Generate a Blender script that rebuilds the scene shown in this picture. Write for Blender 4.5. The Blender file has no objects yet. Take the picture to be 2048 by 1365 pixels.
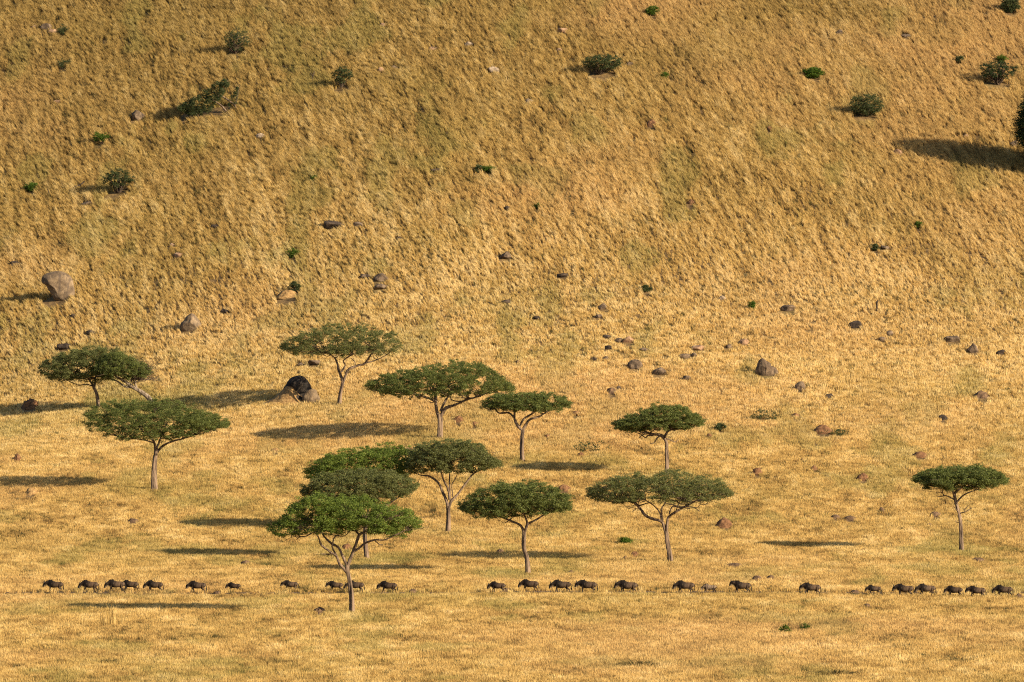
import bpy, math, random
import numpy as np
from mathutils import Vector, Matrix

# ------------------------------------------------------------------ camera, sky, sun, exposure
S = bpy.context.scene
COL = S.collection
F = 16000.0                  # focal length in photo pixels (photo 2048 x 1365)
CX, CY = 1024.0, 682.5
ZC = 42.0                    # the camera stands on a rise 42 m above the plain
TANP = -0.0211
PITCH = math.atan(TANP)

cam_d = bpy.data.cameras.new('camera')
cam = bpy.data.objects.new('camera', cam_d)
COL.objects.link(cam)
cam.location = (0, 0, ZC)
cam.rotation_euler = (math.pi / 2 + PITCH, 0, 0)
cam_d.sensor_width = 36.0
cam_d.lens = F * 36.0 / 2048.0
cam_d.clip_start = 1.0
cam_d.clip_end = 8000.0
cam_d.dof.use_dof = True
cam_d.dof.focus_distance = 860.0
cam_d.dof.aperture_fstop = 3.0
S.camera = cam

SUN_EL = math.radians(21.5)
SUN_AZ = math.radians(90 + 33)        # clockwise from +Y
world = bpy.data.worlds.new('World')
S.world = world
world.use_nodes = True
wn = world.node_tree.nodes
wl = world.node_tree.links
wn.clear()
sky = wn.new('ShaderNodeTexSky')
sky.sky_type = 'NISHITA'
sky.sun_disc = False
sky.sun_elevation = SUN_EL
sky.sun_rotation = SUN_AZ
bg = wn.new('ShaderNodeBackground')
bg.inputs['Strength'].default_value = 0.07
wo = wn.new('ShaderNodeOutputWorld')
wl.new(sky.outputs[0], bg.inputs[0])
wl.new(bg.outputs[0], wo.inputs[0])

sun_d = bpy.data.lights.new('sun', 'SUN')
sun_d.energy = 5.0
sun_d.angle = math.radians(0.53)
sun_d.color = (1.0, 0.84, 0.58)
sun = bpy.data.objects.new('sun', sun_d)
COL.objects.link(sun)
sdir = Vector((math.sin(SUN_AZ) * math.cos(SUN_EL), math.cos(SUN_AZ) * math.cos(SUN_EL), math.sin(SUN_EL)))
sun.rotation_euler = sdir.to_track_quat('Z', 'Y').to_euler()
sun.location = (200, 600, 200)

S.view_settings.view_transform = 'Standard'
S.view_settings.look = 'None'
S.view_settings.exposure = 0.85
S.view_settings.gamma = 1.0
S.view_settings.use_curve_mapping = False
S.render.engine = 'CYCLES'
S.cycles.max_bounces = 5
S.cycles.diffuse_bounces = 3
S.cycles.transmission_bounces = 3
S.cycles.use_denoising = False
S.cycles.pixel_filter_type = 'BLACKMAN_HARRIS'
S.cycles.filter_width = 1.15

rng = np.random.default_rng(7)
random.seed(7)

# ------------------------------------------------------------------ noise and terrain
_T = np.random.default_rng(99).random((256, 256))
def vnoise(x, y):
    x = np.asarray(x, float); y = np.asarray(y, float)
    xi = np.floor(x).astype(int); yi = np.floor(y).astype(int)
    fx = x - xi; fy = y - yi
    fx = fx * fx * (3 - 2 * fx); fy = fy * fy * (3 - 2 * fy)
    a = _T[xi & 255, yi & 255]; b = _T[(xi + 1) & 255, yi & 255]
    c = _T[xi & 255, (yi + 1) & 255]; d = _T[(xi + 1) & 255, (yi + 1) & 255]
    return (a * (1 - fx) + b * fx) * (1 - fy) + (c * (1 - fx) + d * fx) * fy
def fbm(x, y, o=3):
    s = 0; a = 0.5; t = 0
    for k in range(o):
        s = s + a * vnoise(x * 2 ** k + 17.3 * k, y * 2 ** k + 5.1 * k); t += a; a *= 0.5
    return s / t
def sstep(a, b, x):
    t = np.clip((np.asarray(x, float) - a) / (b - a), 0, 1)
    return t * t * (3 - 2 * t)

_yy = np.arange(0, 4001, 1.0)
_sl = (sstep(820, 1000, _yy) * 4.2 + sstep(985, 1110, _yy) * 9.6 + sstep(1110, 1300, _yy) * 1.5)
_sl = _sl * (1 - 0.85 * sstep(1450, 2100, _yy))
_zz = np.concatenate([[0], np.cumsum(np.tan(np.radians(_sl)))[:-1]])
def height(x, y):
    x = np.asarray(x, float); y = np.asarray(y, float)
    yw = y + 10 * np.sin(x / 47.0 + 1.0) * sstep(900, 1050, y) + 0.0 * x
    z = np.interp(yw, _yy, _zz)
    z = z + 40.5 * (1 - sstep(0, 260, y))
    hill = sstep(960, 1120, y)
    near = sstep(300, 500, y)
    z = z + near * ((fbm(x / 45 + 9, y / 60) - 0.5) * (0.4 + 1.8 * hill)
                    + (fbm(x / 11 + 3, y / 14) - 0.5) * (0.10 + 0.22 * hill)
                    + (fbm(x / 3.1, y / 4.0 + 40) - 0.5) * (0.05 + 0.07 * hill)
                    - hill * 0.06 * np.clip(-x - 10, 0, 400) ** 1.15)  # left flank shaped to turn away from the sun, so that side darkens
    return z
def gz(x, y):
    return float(height(np.array([x]), np.array([y]))[0])

_ty = np.arange(560.0, 1700.0, 0.6)
def at(px, py):
    """the point of the ground seen at photo pixel (px, py)"""
    c, s = math.cos(PITCH), math.sin(PITCH)
    v = (CY - py) / F
    dx = (px - CX) / F
    dy = c - v * s
    dz = s + v * c
    t = _ty / dy
    zr = ZC + t * dz
    zt = height(t * dx, _ty)
    i = int(np.argmax(zr < zt))
    a = zr[i - 1] - zt[i - 1]; b = zt[i] - zr[i]
    tt = t[i - 1] + (t[i] - t[i - 1]) * (a / (a + b + 1e-9))
    p = Vector((dx * tt, dy * tt, 0))
    p.z = gz(p.x, p.y)
    return p, F / p.y          # position, pixels per metre there

# ------------------------------------------------------------------ object helpers
def raw_mesh(name, verts, faces_flat, loop_tot, smooth=False):
    me = bpy.data.meshes.new(name)
    verts = np.asarray(verts, np.float32).reshape(-1, 3)
    faces_flat = np.asarray(faces_flat, np.int32).ravel()
    loop_tot = np.asarray(loop_tot, np.int32).ravel()
    me.vertices.add(len(verts)); me.vertices.foreach_set('co', verts.ravel())
    me.loops.add(len(faces_flat)); me.loops.foreach_set('vertex_index', faces_flat)
    me.polygons.add(len(loop_tot))
    st = np.zeros(len(loop_tot), np.int32); st[1:] = np.cumsum(loop_tot)[:-1]
    me.polygons.foreach_set('loop_start', st)
    if smooth:
        me.polygons.foreach_set('use_smooth', np.ones(len(loop_tot), bool))
    me.update(calc_edges=True)
    return me
def obj(name, me, mat=None, parent=None, loc=None):
    o = bpy.data.objects.new(name, me)
    COL.objects.link(o)
    if mat is not None and not me.materials:
        me.materials.append(mat)
    if parent is not None: o.parent = parent
    if loc is not None: o.location = loc
    return o
def thing(name, label, cat, loc, rz=0.0, group=None):
    o = bpy.data.objects.new(name, None)
    o.empty_display_size = 0.5
    COL.objects.link(o)
    o.location = loc; o.rotation_euler = (0, 0, rz)
    tag(o, label, cat, group)
    return o
def tag(o, label, cat, group=None):
    o['label'] = label; o['category'] = cat
    if group: o['group'] = group
    return o
class MB:
    """collects tubes and triangles for one mesh"""
    def __init__(s): s.v = []; s.f = []; s.n = []; s.k = 0
    def add(s, v, f, nper):
        v = np.asarray(v, float).reshape(-1, 3); f = np.asarray(f, int)
        s.v.append(v); s.f.append((f + s.k).ravel()); s.n.append(np.full(len(f), nper)); s.k += len(v)
    def tube(s, pts, radii, sides=6, rough=0.0):
        pts = np.asarray(pts, float); n = len(pts)
        radii = np.asarray(radii, float)
        tg = np.gradient(pts, axis=0); tg /= np.linalg.norm(tg, axis=1)[:, None] + 1e-9
        ref = np.array([0.0, 1.0, 0.03]) if abs(tg[0][1]) < 0.8 else np.array([1.0, 0, 0])
        u = np.cross(tg, ref); u /= np.linalg.norm(u, axis=1)[:, None] + 1e-9
        w = np.cross(tg, u)
        a = np.arange(sides) * 2 * math.pi / sides
        ring = np.cos(a)[None, :, None] * u[:, None, :] + np.sin(a)[None, :, None] * w[:, None, :]
        rr = radii[:, None] * (1 + rough * (rng.random((n, sides)) - 0.5))
        v = pts[:, None, :] + ring * rr[:, :, None]
        i = np.arange(n - 1)[:, None] * sides; j = np.arange(sides)[None, :]; j2 = (j + 1) % sides
        f = np.stack([i + j, i + j2, i + sides + j2, i + sides + j], -1).reshape(-1, 4)
        s.add(v, f, 4)
        # caps
        s.add(v[-1], np.array([list(range(sides))]), sides)
        s.add(v[0], np.array([list(range(sides))[::-1]]), sides)
    def mesh(s, name, smooth=True):
        return raw_mesh(name, np.concatenate(s.v), np.concatenate(s.f), np.concatenate(s.n), smooth)
def resample(pts, step):
    """smooth a polyline of (x, y, z, r) rows with a Catmull-Rom curve"""
    P = np.asarray(pts, float)
    if len(P) == 2:
        n = max(3, int(np.linalg.norm(P[1, :3] - P[0, :3]) / step) + 1)
        t = np.linspace(0, 1, n)[:, None]
        return P[0] * (1 - t) + P[1] * t
    Q = np.vstack([2 * P[0] - P[1], P, 2 * P[-1] - P[-2]])
    out = []
    for i in range(1, len(Q) - 2):
        n = max(2, int(np.linalg.norm(Q[i + 1, :3] - Q[i, :3]) / step) + 1)
        for k in range(n):
            t = k / n
            out.append(0.5 * (2 * Q[i] + (Q[i + 1] - Q[i - 1]) * t + (2 * Q[i - 1] - 5 * Q[i] + 4 * Q[i + 1] - Q[i + 2]) * t * t
                       + (3 * Q[i] - 3 * Q[i + 1] + Q[i + 2] - Q[i - 1]) * t ** 3))
    out.append(P[-1])
    out = np.array(out); out[:, 3] = np.maximum(out[:, 3], 0.008)
    return out

# ------------------------------------------------------------------ materials
def new_mat(name):
    m = bpy.data.materials.new(name); m.use_nodes = True
    nt = m.node_tree; nt.nodes.clear()
    return m, nt, nt.nodes, nt.links
def N(nt, t, **kw):
    n = nt.nodes.new(t)
    for k, v in kw.items():
        setattr(n, k, v)
    return n
def mapping(nt, src, scale=(1, 1, 1), rot=(0, 0, 0), loc=(0, 0, 0)):
    mp = N(nt, 'ShaderNodeMapping')
    mp.inputs['Scale'].default_value = scale; mp.inputs['Rotation'].default_value = rot; mp.inputs['Location'].default_value = loc
    nt.links.new(src, mp.inputs['Vector']); return mp.outputs[0]
def noise(nt, vec, scale, detail=3, rough=0.6, dist=0.0):
    n = N(nt, 'ShaderNodeTexNoise')
    n.inputs['Scale'].default_value = scale; n.inputs['Detail'].default_value = detail
    n.inputs['Roughness'].default_value = rough; n.inputs['Distortion'].default_value = dist
    nt.links.new(vec, n.inputs['Vector']); return n.outputs['Fac']
def ramp(nt, fac, stops, interp='LINEAR'):
    r = N(nt, 'ShaderNodeValToRGB'); r.color_ramp.interpolation = interp
    e = r.color_ramp.elements
    while len(e) > 1: e.remove(e[-1])
    e[0].position = stops[0][0]; e[0].color = (*stops[0][1], 1)
    for p, c in stops[1:]:
        q = e.new(p); q.color = (*c, 1)
    nt.links.new(fac, r.inputs['Fac']); return r.outputs['Color']
def mixc(nt, fac, a, b, mode='MIX'):
    m = N(nt, 'ShaderNodeMix', data_type='RGBA', blend_type=mode)
    if isinstance(fac, float): m.inputs[0].default_value = fac
    else: nt.links.new(fac, m.inputs[0])
    for i, c in ((6, a), (7, b)):
        if isinstance(c, tuple): m.inputs[i].default_value = (*c, 1)
        else: nt.links.new(c, m.inputs[i])
    return m.outputs[2]
def g1(v): return (v, v, v)
def diffuse_out(nt, col, trans=0.0, tcol=None, bump=None, rough=0.9, bstr=0.5, bdist=0.05):
    out = N(nt, 'ShaderNodeOutputMaterial')
    d = N(nt, 'ShaderNodeBsdfPrincipled')
    d.inputs['Roughness'].default_value = rough
    d.inputs['Specular IOR Level'].default_value = 0.15
    if isinstance(col, tuple): d.inputs['Base Color'].default_value = (*col, 1)
    else: nt.links.new(col, d.inputs['Base Color'])
    if bump is not None:
        b = N(nt, 'ShaderNodeBump'); b.inputs['Strength'].default_value = bstr; b.inputs['Distance'].default_value = bdist
        nt.links.new(bump, b.inputs['Height']); nt.links.new(b.outputs[0], d.inputs['Normal'])
    if trans > 0:
        t = N(nt, 'ShaderNodeBsdfTranslucent')
        c = tcol if tcol is not None else col
        if isinstance(c, tuple): t.inputs['Color'].default_value = (*c, 1)
        else: nt.links.new(c, t.inputs['Color'])
        mx = N(nt, 'ShaderNodeMixShader'); mx.inputs[0].default_value = trans
        nt.links.new(d.outputs[0], mx.inputs[1]); nt.links.new(t.outputs[0], mx.inputs[2])
        nt.links.new(mx.outputs[0], out.inputs['Surface'])
    else:
        nt.links.new(d.outputs[0], out.inputs['Surface'])

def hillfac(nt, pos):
    """0 on the plain, 1 well up the hill (grass turns olive-brown and is painted darker upward)"""
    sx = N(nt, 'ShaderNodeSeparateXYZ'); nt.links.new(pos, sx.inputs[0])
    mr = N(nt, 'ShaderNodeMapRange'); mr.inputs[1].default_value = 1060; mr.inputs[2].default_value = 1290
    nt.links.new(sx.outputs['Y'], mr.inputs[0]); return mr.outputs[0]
def streak_vec(nt, pos, sc=1.0):
    # patches of tall grass lie along a slant on the slope: long axis runs right and downhill
    return mapping(nt, mapping(nt, pos, rot=(0, math.radians(27), 0)), scale=(0.9 * sc, 0.02 * sc, 0.28 * sc))

def make_grass_mat():
    m, nt, nd, lk = new_mat('dry_grass')
    geo = N(nt, 'ShaderNodeNewGeometry'); pos = geo.outputs['Position']
    att = N(nt, 'ShaderNodeAttribute', attribute_type='INSTANCER', attribute_name='tint')
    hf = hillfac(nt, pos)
    a = ramp(nt, att.outputs['Fac'], [(0.0, (0.065, 0.062, 0.022)), (0.04, (0.12, 0.085, 0.034)), (0.10, (0.30, 0.175, 0.060)), (0.35, (0.53, 0.345, 0.118)),
                                      (0.7, (0.67, 0.46, 0.170)), (1.0, (0.82, 0.62, 0.30))])
    big = noise(nt, mapping(nt, pos, scale=(0.045, 0.02, 0.05)), 1.0, 4, 0.6)
    green = ramp(nt, big, [(0.48, g1(0)), (0.68, g1(0.25))])
    c1 = mixc(nt, green, a, (0.34, 0.28, 0.075))
    st = noise(nt, streak_vec(nt, pos, 1.0), 1.0, 5, 0.62)
    brown0 = ramp(nt, st, [(0.40, g1(0.6)), (0.55, g1(0.0))])
    mm = N(nt, 'ShaderNodeMath', operation='MULTIPLY', use_clamp=True); lk.new(brown0, mm.inputs[0]); lk.new(hf, mm.inputs[1]); brown = mm.outputs[0]
    c2 = mixc(nt, brown, c1, (0.26, 0.165, 0.065))
    # upper hill: denser olive-brown grass, darkened further to paint in the light falling off
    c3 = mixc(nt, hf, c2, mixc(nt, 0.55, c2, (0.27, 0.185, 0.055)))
    lu = N(nt, 'ShaderNodeAttribute', attribute_type='INSTANCER', attribute_name='lush')
    c3 = mixc(nt, lu.outputs['Fac'], c3, (0.27, 0.25, 0.075))
    pk = noise(nt, mapping(nt, pos, scale=(0.02, 0.012, 0.02), loc=(4, 7, 1)), 1.0, 3, 0.5)
    pkf = ramp(nt, pk, [(0.5, g1(0)), (0.68, g1(0.35))])
    c4 = mixc(nt, pkf, c3, (0.70, 0.43, 0.20))
    diffuse_out(nt, c4, trans=0.30, rough=0.8)
    return m
def make_ground_mat():
    m, nt, nd, lk = new_mat('ground_soil')
    geo = N(nt, 'ShaderNodeNewGeometry'); pos = geo.outputs['Position']
    n1 = noise(nt, mapping(nt, pos, scale=(1.2, 0.5, 1.2)), 1.0, 6, 0.7)
    c = ramp(nt, n1, [(0.30, (0.09, 0.055, 0.028)), (0.50, (0.20, 0.125, 0.055)), (0.7, (0.36, 0.23, 0.095))])
    n2 = noise(nt, mapping(nt, pos, scale=(0.05, 0.03, 0.05)), 1.0, 3, 0.6)
    c = mixc(nt, ramp(nt, n2, [(0.5, g1(0)), (0.7, g1(0.5))]), c, (0.20, 0.18, 0.05))
    diffuse_out(nt, c, bump=n1, bstr=0.6, bdist=0.15)
    return m
def make_dirt_mat(name, c0, c1, c2, sc=2.5):
    m, nt, nd, lk = new_mat(name)
    geo = N(nt, 'ShaderNodeNewGeometry'); pos = geo.outputs['Position']
    n1 = noise(nt, pos, sc, 5, 0.7)
    c = ramp(nt, n1, [(0.32, c0), (0.5, c1), (0.68, c2)])
    diffuse_out(nt, c, bump=n1, bstr=0.8, bdist=0.12)
    return m
def make_rock_mat(name, c0, c1, c2, stain=(0.035, 0.026, 0.021), st=0.75):
    m, nt, nd, lk = new_mat(name)
    tc = N(nt, 'ShaderNodeTexCoord'); oi = N(nt, 'ShaderNodeObjectInfo')
    mp = N(nt, 'ShaderNodeMapping'); lk.new(tc.outputs['Object'], mp.inputs[0]); lk.new(oi.outputs['Location'], mp.inputs['Location'])
    v = mp.outputs[0]
    n1 = noise(nt, v, 1.1, 6, 0.65, 0.3)
    c = ramp(nt, n1, [(0.34, c0), (0.5, c1), (0.66, c2)])
    n2 = noise(nt, mapping(nt, v, scale=(2.2, 2.2, 0.5)), 1.0, 4, 0.6)
    c = mixc(nt, ramp(nt, n2, [(0.52, g1(0)), (0.62, g1(st))]), c, stain)
    n3 = noise(nt, v, 6.0, 5, 0.7)
    c = mixc(nt, ramp(nt, n3, [(0.35, g1(0.5)), (0.5, g1(0))]), c, stain)
    diffuse_out(nt, c, bump=n3, bstr=0.9, bdist=0.08, rough=0.85)
    return m
def make_leaf_mat(name, c0, c1, c2, trans=0.45):
    m, nt, nd, lk = new_mat(name)
    geo = N(nt, 'ShaderNodeNewGeometry'); pos = geo.outputs['Position']
    rnd = geo.outputs['Random Per Island']
    c = ramp(nt, rnd, [(0.0, c0), (0.5, c1), (1.0, c2)])
    n1 = noise(nt, pos, 0.8, 3, 0.6)
    c = mixc(nt, ramp(nt, n1, [(0.45, g1(0)), (0.65, g1(0.45))]), c, c0)
    tc = mixc(nt, 1.0, c, (1.55, 1.45, 0.8), 'MULTIPLY')
    diffuse_out(nt, c, trans=trans, tcol=tc, rough=0.6)
    return m
def make_bark_mat(name, c0, c1):
    m, nt, nd, lk = new_mat(name)
    tc = N(nt, 'ShaderNodeTexCoord')
    n1 = noise(nt, mapping(nt, tc.outputs['Object'], scale=(4.5, 4.5, 0.5)), 1.0, 4, 0.65, 0.4)
    c = ramp(nt, n1, [(0.38, c0), (0.58, c1)])
    diffuse_out(nt, c, bump=n1, bstr=1.0, bdist=0.12)
    return m
M = {
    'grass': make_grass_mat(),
    'ground': make_ground_mat(),
    'track': make_dirt_mat('bare_track_soil', (0.09, 0.058, 0.036), (0.17, 0.105, 0.06), (0.27, 0.175, 0.09), 1.5),
    'redearth': make_dirt_mat('red_termite_earth', (0.075, 0.038, 0.022), (0.17, 0.085, 0.043), (0.29, 0.155, 0.075)),
    'browearth': make_dirt_mat('brown_termite_earth', (0.065, 0.042, 0.028), (0.13, 0.08, 0.05), (0.24, 0.15, 0.085)),
    'strawearth': make_dirt_mat('straw_covered_earth', (0.14, 0.075, 0.035), (0.30, 0.18, 0.075), (0.46, 0.30, 0.13), 3.5),
    'rock': make_rock_mat('grey_brown_rock', (0.085, 0.058, 0.040), (0.16, 0.112, 0.076), (0.28, 0.20, 0.135)),
    'palerock': make_rock_mat('pale_rock', (0.22, 0.165, 0.12), (0.36, 0.27, 0.19), (0.52, 0.40, 0.29), (0.16, 0.12, 0.095), 0.4),
    'greyrock': make_rock_mat('grey_streaked_rock', (0.085, 0.060, 0.042), (0.175, 0.124, 0.080), (0.30, 0.215, 0.135), (0.10, 0.075, 0.06), 0.7),
    'darkrock': make_rock_mat('dark_rock', (0.026, 0.019, 0.016), (0.055, 0.040, 0.032), (0.13, 0.092, 0.066)),
    'blackrock': make_rock_mat('black_rock', (0.014, 0.012, 0.011), (0.036, 0.030, 0.027), (0.115, 0.090, 0.072), (0.012, 0.010, 0.010), 0.7),
    'redrock': make_rock_mat('reddish_rock', (0.22, 0.13, 0.08), (0.36, 0.22, 0.135), (0.50, 0.33, 0.21), (0.17, 0.10, 0.065), 0.5),
    'leaf': make_leaf_mat('acacia_leaf', (0.060, 0.078, 0.026), (0.140, 0.170, 0.052), (0.255, 0.275, 0.095)),
    'leafbright': make_leaf_mat('acacia_leaf_bright', (0.060, 0.090, 0.020), (0.160, 0.220, 0.044), (0.285, 0.345, 0.085)),
    'leafgrey': make_leaf_mat('acacia_leaf_greyish', (0.075, 0.085, 0.034), (0.158, 0.174, 0.068), (0.270, 0.275, 0.115)),
    'leafdark': make_leaf_mat('dark_leaf', (0.014, 0.026, 0.010), (0.030, 0.048, 0.016), (0.055, 0.078, 0.026), 0.15),
    'bushleaf': make_leaf_mat('bush_leaf', (0.030, 0.045, 0.020), (0.070, 0.092, 0.040), (0.135, 0.150, 0.070)),
    'brightbush': make_leaf_mat('bright_bush_leaf', (0.035, 0.075, 0.010), (0.080, 0.14, 0.02), (0.14, 0.20, 0.035)),
    'bark': make_bark_mat('acacia_bark', (0.060, 0.042, 0.032), (0.25, 0.175, 0.125)),
    'barkdark': make_bark_mat('dark_bark', (0.030, 0.022, 0.018), (0.12, 0.085, 0.062)),
    'barkpale': make_bark_mat('weathered_pale_bark', (0.07, 0.052, 0.040), (0.36, 0.28, 0.21)),
    'twig': make_bark_mat('grey_twig', (0.07, 0.050, 0.038), (0.17, 0.12, 0.085)),
}

# ------------------------------------------------------------------ ground sheet
def axis(lo, hi, flo, fhi, fstep, grow=1.35):
    mid = list(np.arange(flo, fhi + 1e-6, fstep)); a = []; s = fstep; x = flo
    while x > lo: s *= grow; x -= s; a.append(max(x, lo))
    b = []; s = fstep; x = fhi
    while x < hi: s *= grow; x += s; b.append(min(x, hi))
    return np.array(a[::-1] + mid + b)
xs = axis(-3000, 3000, -108, 108, 1.2)
ys = axis(-1200, 4000, 600, 1360, 1.4, 1.25)
X, Y = np.meshgrid(xs, ys)
Z = height(X, Y)
nx, ny = len(xs), len(ys)
idx = np.arange(nx * ny).reshape(ny, nx)
fc = np.stack([idx[:-1, :-1], idx[:-1, 1:], idx[1:, 1:], idx[1:, :-1]], -1).reshape(-1, 4)
ground = obj('ground', raw_mesh('ground', np.stack([X, Y, Z], -1).reshape(-1, 3), fc, np.full(len(fc), 4), True), M['ground'])
ground['kind'] = 'structure'

# the animals' trodden track across the plain
def track_y(x):
    return track_y0 + 0.7 * np.sin(x / 9.0) + 0.3 * np.sin(x / 3.3)
track_y0 = at(1024, 1184.5)[0].y
tx = np.arange(-70, 70.1, 1.0)
w = 0.9 + 0.4 * np.sin(tx / 2.3) + 0.25 * np.sin(tx / 0.9)
rows = []
for k in (-1, -0.33, 0.33, 1):
    ty = track_y(tx) + k * w
    rows.append(np.stack([tx, ty, height(tx, ty) + 0.03], -1))
tv = np.stack(rows, 0); n = len(tx)
ii = np.arange(4 * n).reshape(4, n)
fc = np.stack([ii[:-1, :-1], ii[:-1, 1:], ii[1:, 1:], ii[1:, :-1]], -1).reshape(-1, 4)
path = obj('path', raw_mesh('path', tv.reshape(-1, 3), fc, np.full(len(fc), 4), True), M['track'])
path['kind'] = 'structure'
# ------------------------------------------------------------------ things that keep grass off: (x, y, radius)
KEEP = []
TREES = []

# ------------------------------------------------------------------ trees
def crown_points(top, bot, n, s, bx, by, depth=0.9, gap=0.42, seed=0, bias=1.4):
    """clump centres inside a flat lens-shaped crown, in tree metres; outline given in photo pixels"""
    r = np.random.default_rng(seed)
    top = np.array(top, float); bot = np.array(bot, float)
    xl, xr = top[0, 0], top[-1, 0]; cx = (xl + xr) / 2; hw = (xr - xl) / 2
    px = xl + (xr - xl) * r.random(n * 6)
    v = (r.random(n * 6) * 2 - 1)
    u = (px - cx) / hw
    R = np.sqrt(np.clip(1 - np.abs(u) ** 2.2, 0, 1))
    ok = np.abs(v) < R * 1.0
    px, u, v, R = px[ok], u[ok], v[ok], R[ok]
    q = np.clip(np.abs(v) / (R + 1e-6), 0, 1)
    zt = np.interp(px, top[:, 0], top[:, 1]); zb = np.interp(px, bot[:, 0], bot[:, 1])
    mid = zb * 0.72 + zt * 0.28
    fall = np.sqrt(1 - q ** 2.2)
    lump = (fbm(px / 17.0 + seed, v * 5 + 30, 2) - 0.5) * 0.6
    zt2 = mid + (zt - mid) * np.clip(fall * (0.97 + lump), 0, 1.0); zb2 = mid + (zb - mid) * (0.35 + 0.65 * fall)
    t = r.random(len(px)) ** bias
    z = zt2 + (zb2 - zt2) * t
    nn = len(px)
    mx = (px - bx) / s + r.normal(size=nn) * 0.18; my = v * hw / s * depth; mz = (by - z) / s + r.normal(size=nn) * 0.12
    g = vnoise(mx * 0.8 + seed, my * 0.8 + 11) * 0.5 + vnoise(mx * 1.1 + 50, mz * 2.0 + seed * 3) * 0.5
    keep = g > gap * (1 - 0.25 * (t < 0.15))
    P = np.stack([mx, my, mz], -1)[keep][:n]
    return P
def leaf_mesh(name, C, per, rad, rz, size, seed=0, droop=0.0):
    r = np.random.default_rng(seed + 5)
    n = len(C) * per
    rr = np.repeat(r.uniform(0.6, 1.3, len(C)), per)[:, None]
    d = r.normal(size=(n, 3)); d /= np.linalg.norm(d, axis=1)[:, None]
    d *= (r.random((n, 1)) ** 0.4) * np.where(r.random((n, 1)) < 0.16, 1.8, 1.0)
    p = np.repeat(C, per, 0) + d * rr * np.array([rad, rad, rz])
    a = r.normal(size=(n, 3)); a[:, 2] *= 0.5; a /= np.linalg.norm(a, axis=1)[:, None]
    b = r.normal(size=(n, 3)); b -= a * (a * b).sum(1)[:, None]; b /= np.linalg.norm(b, axis=1)[:, None]
    sz = size * r.uniform(0.6, 1.4, (n, 1))
    v = np.stack([p + a * sz, p - a * sz * 0.5 + b * sz * 0.55, p - a * sz * 0.5 - b * sz * 0.55], 1).reshape(-1, 3)
    return raw_mesh(name, v, np.arange(n * 3), np.full(n, 3))

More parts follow.
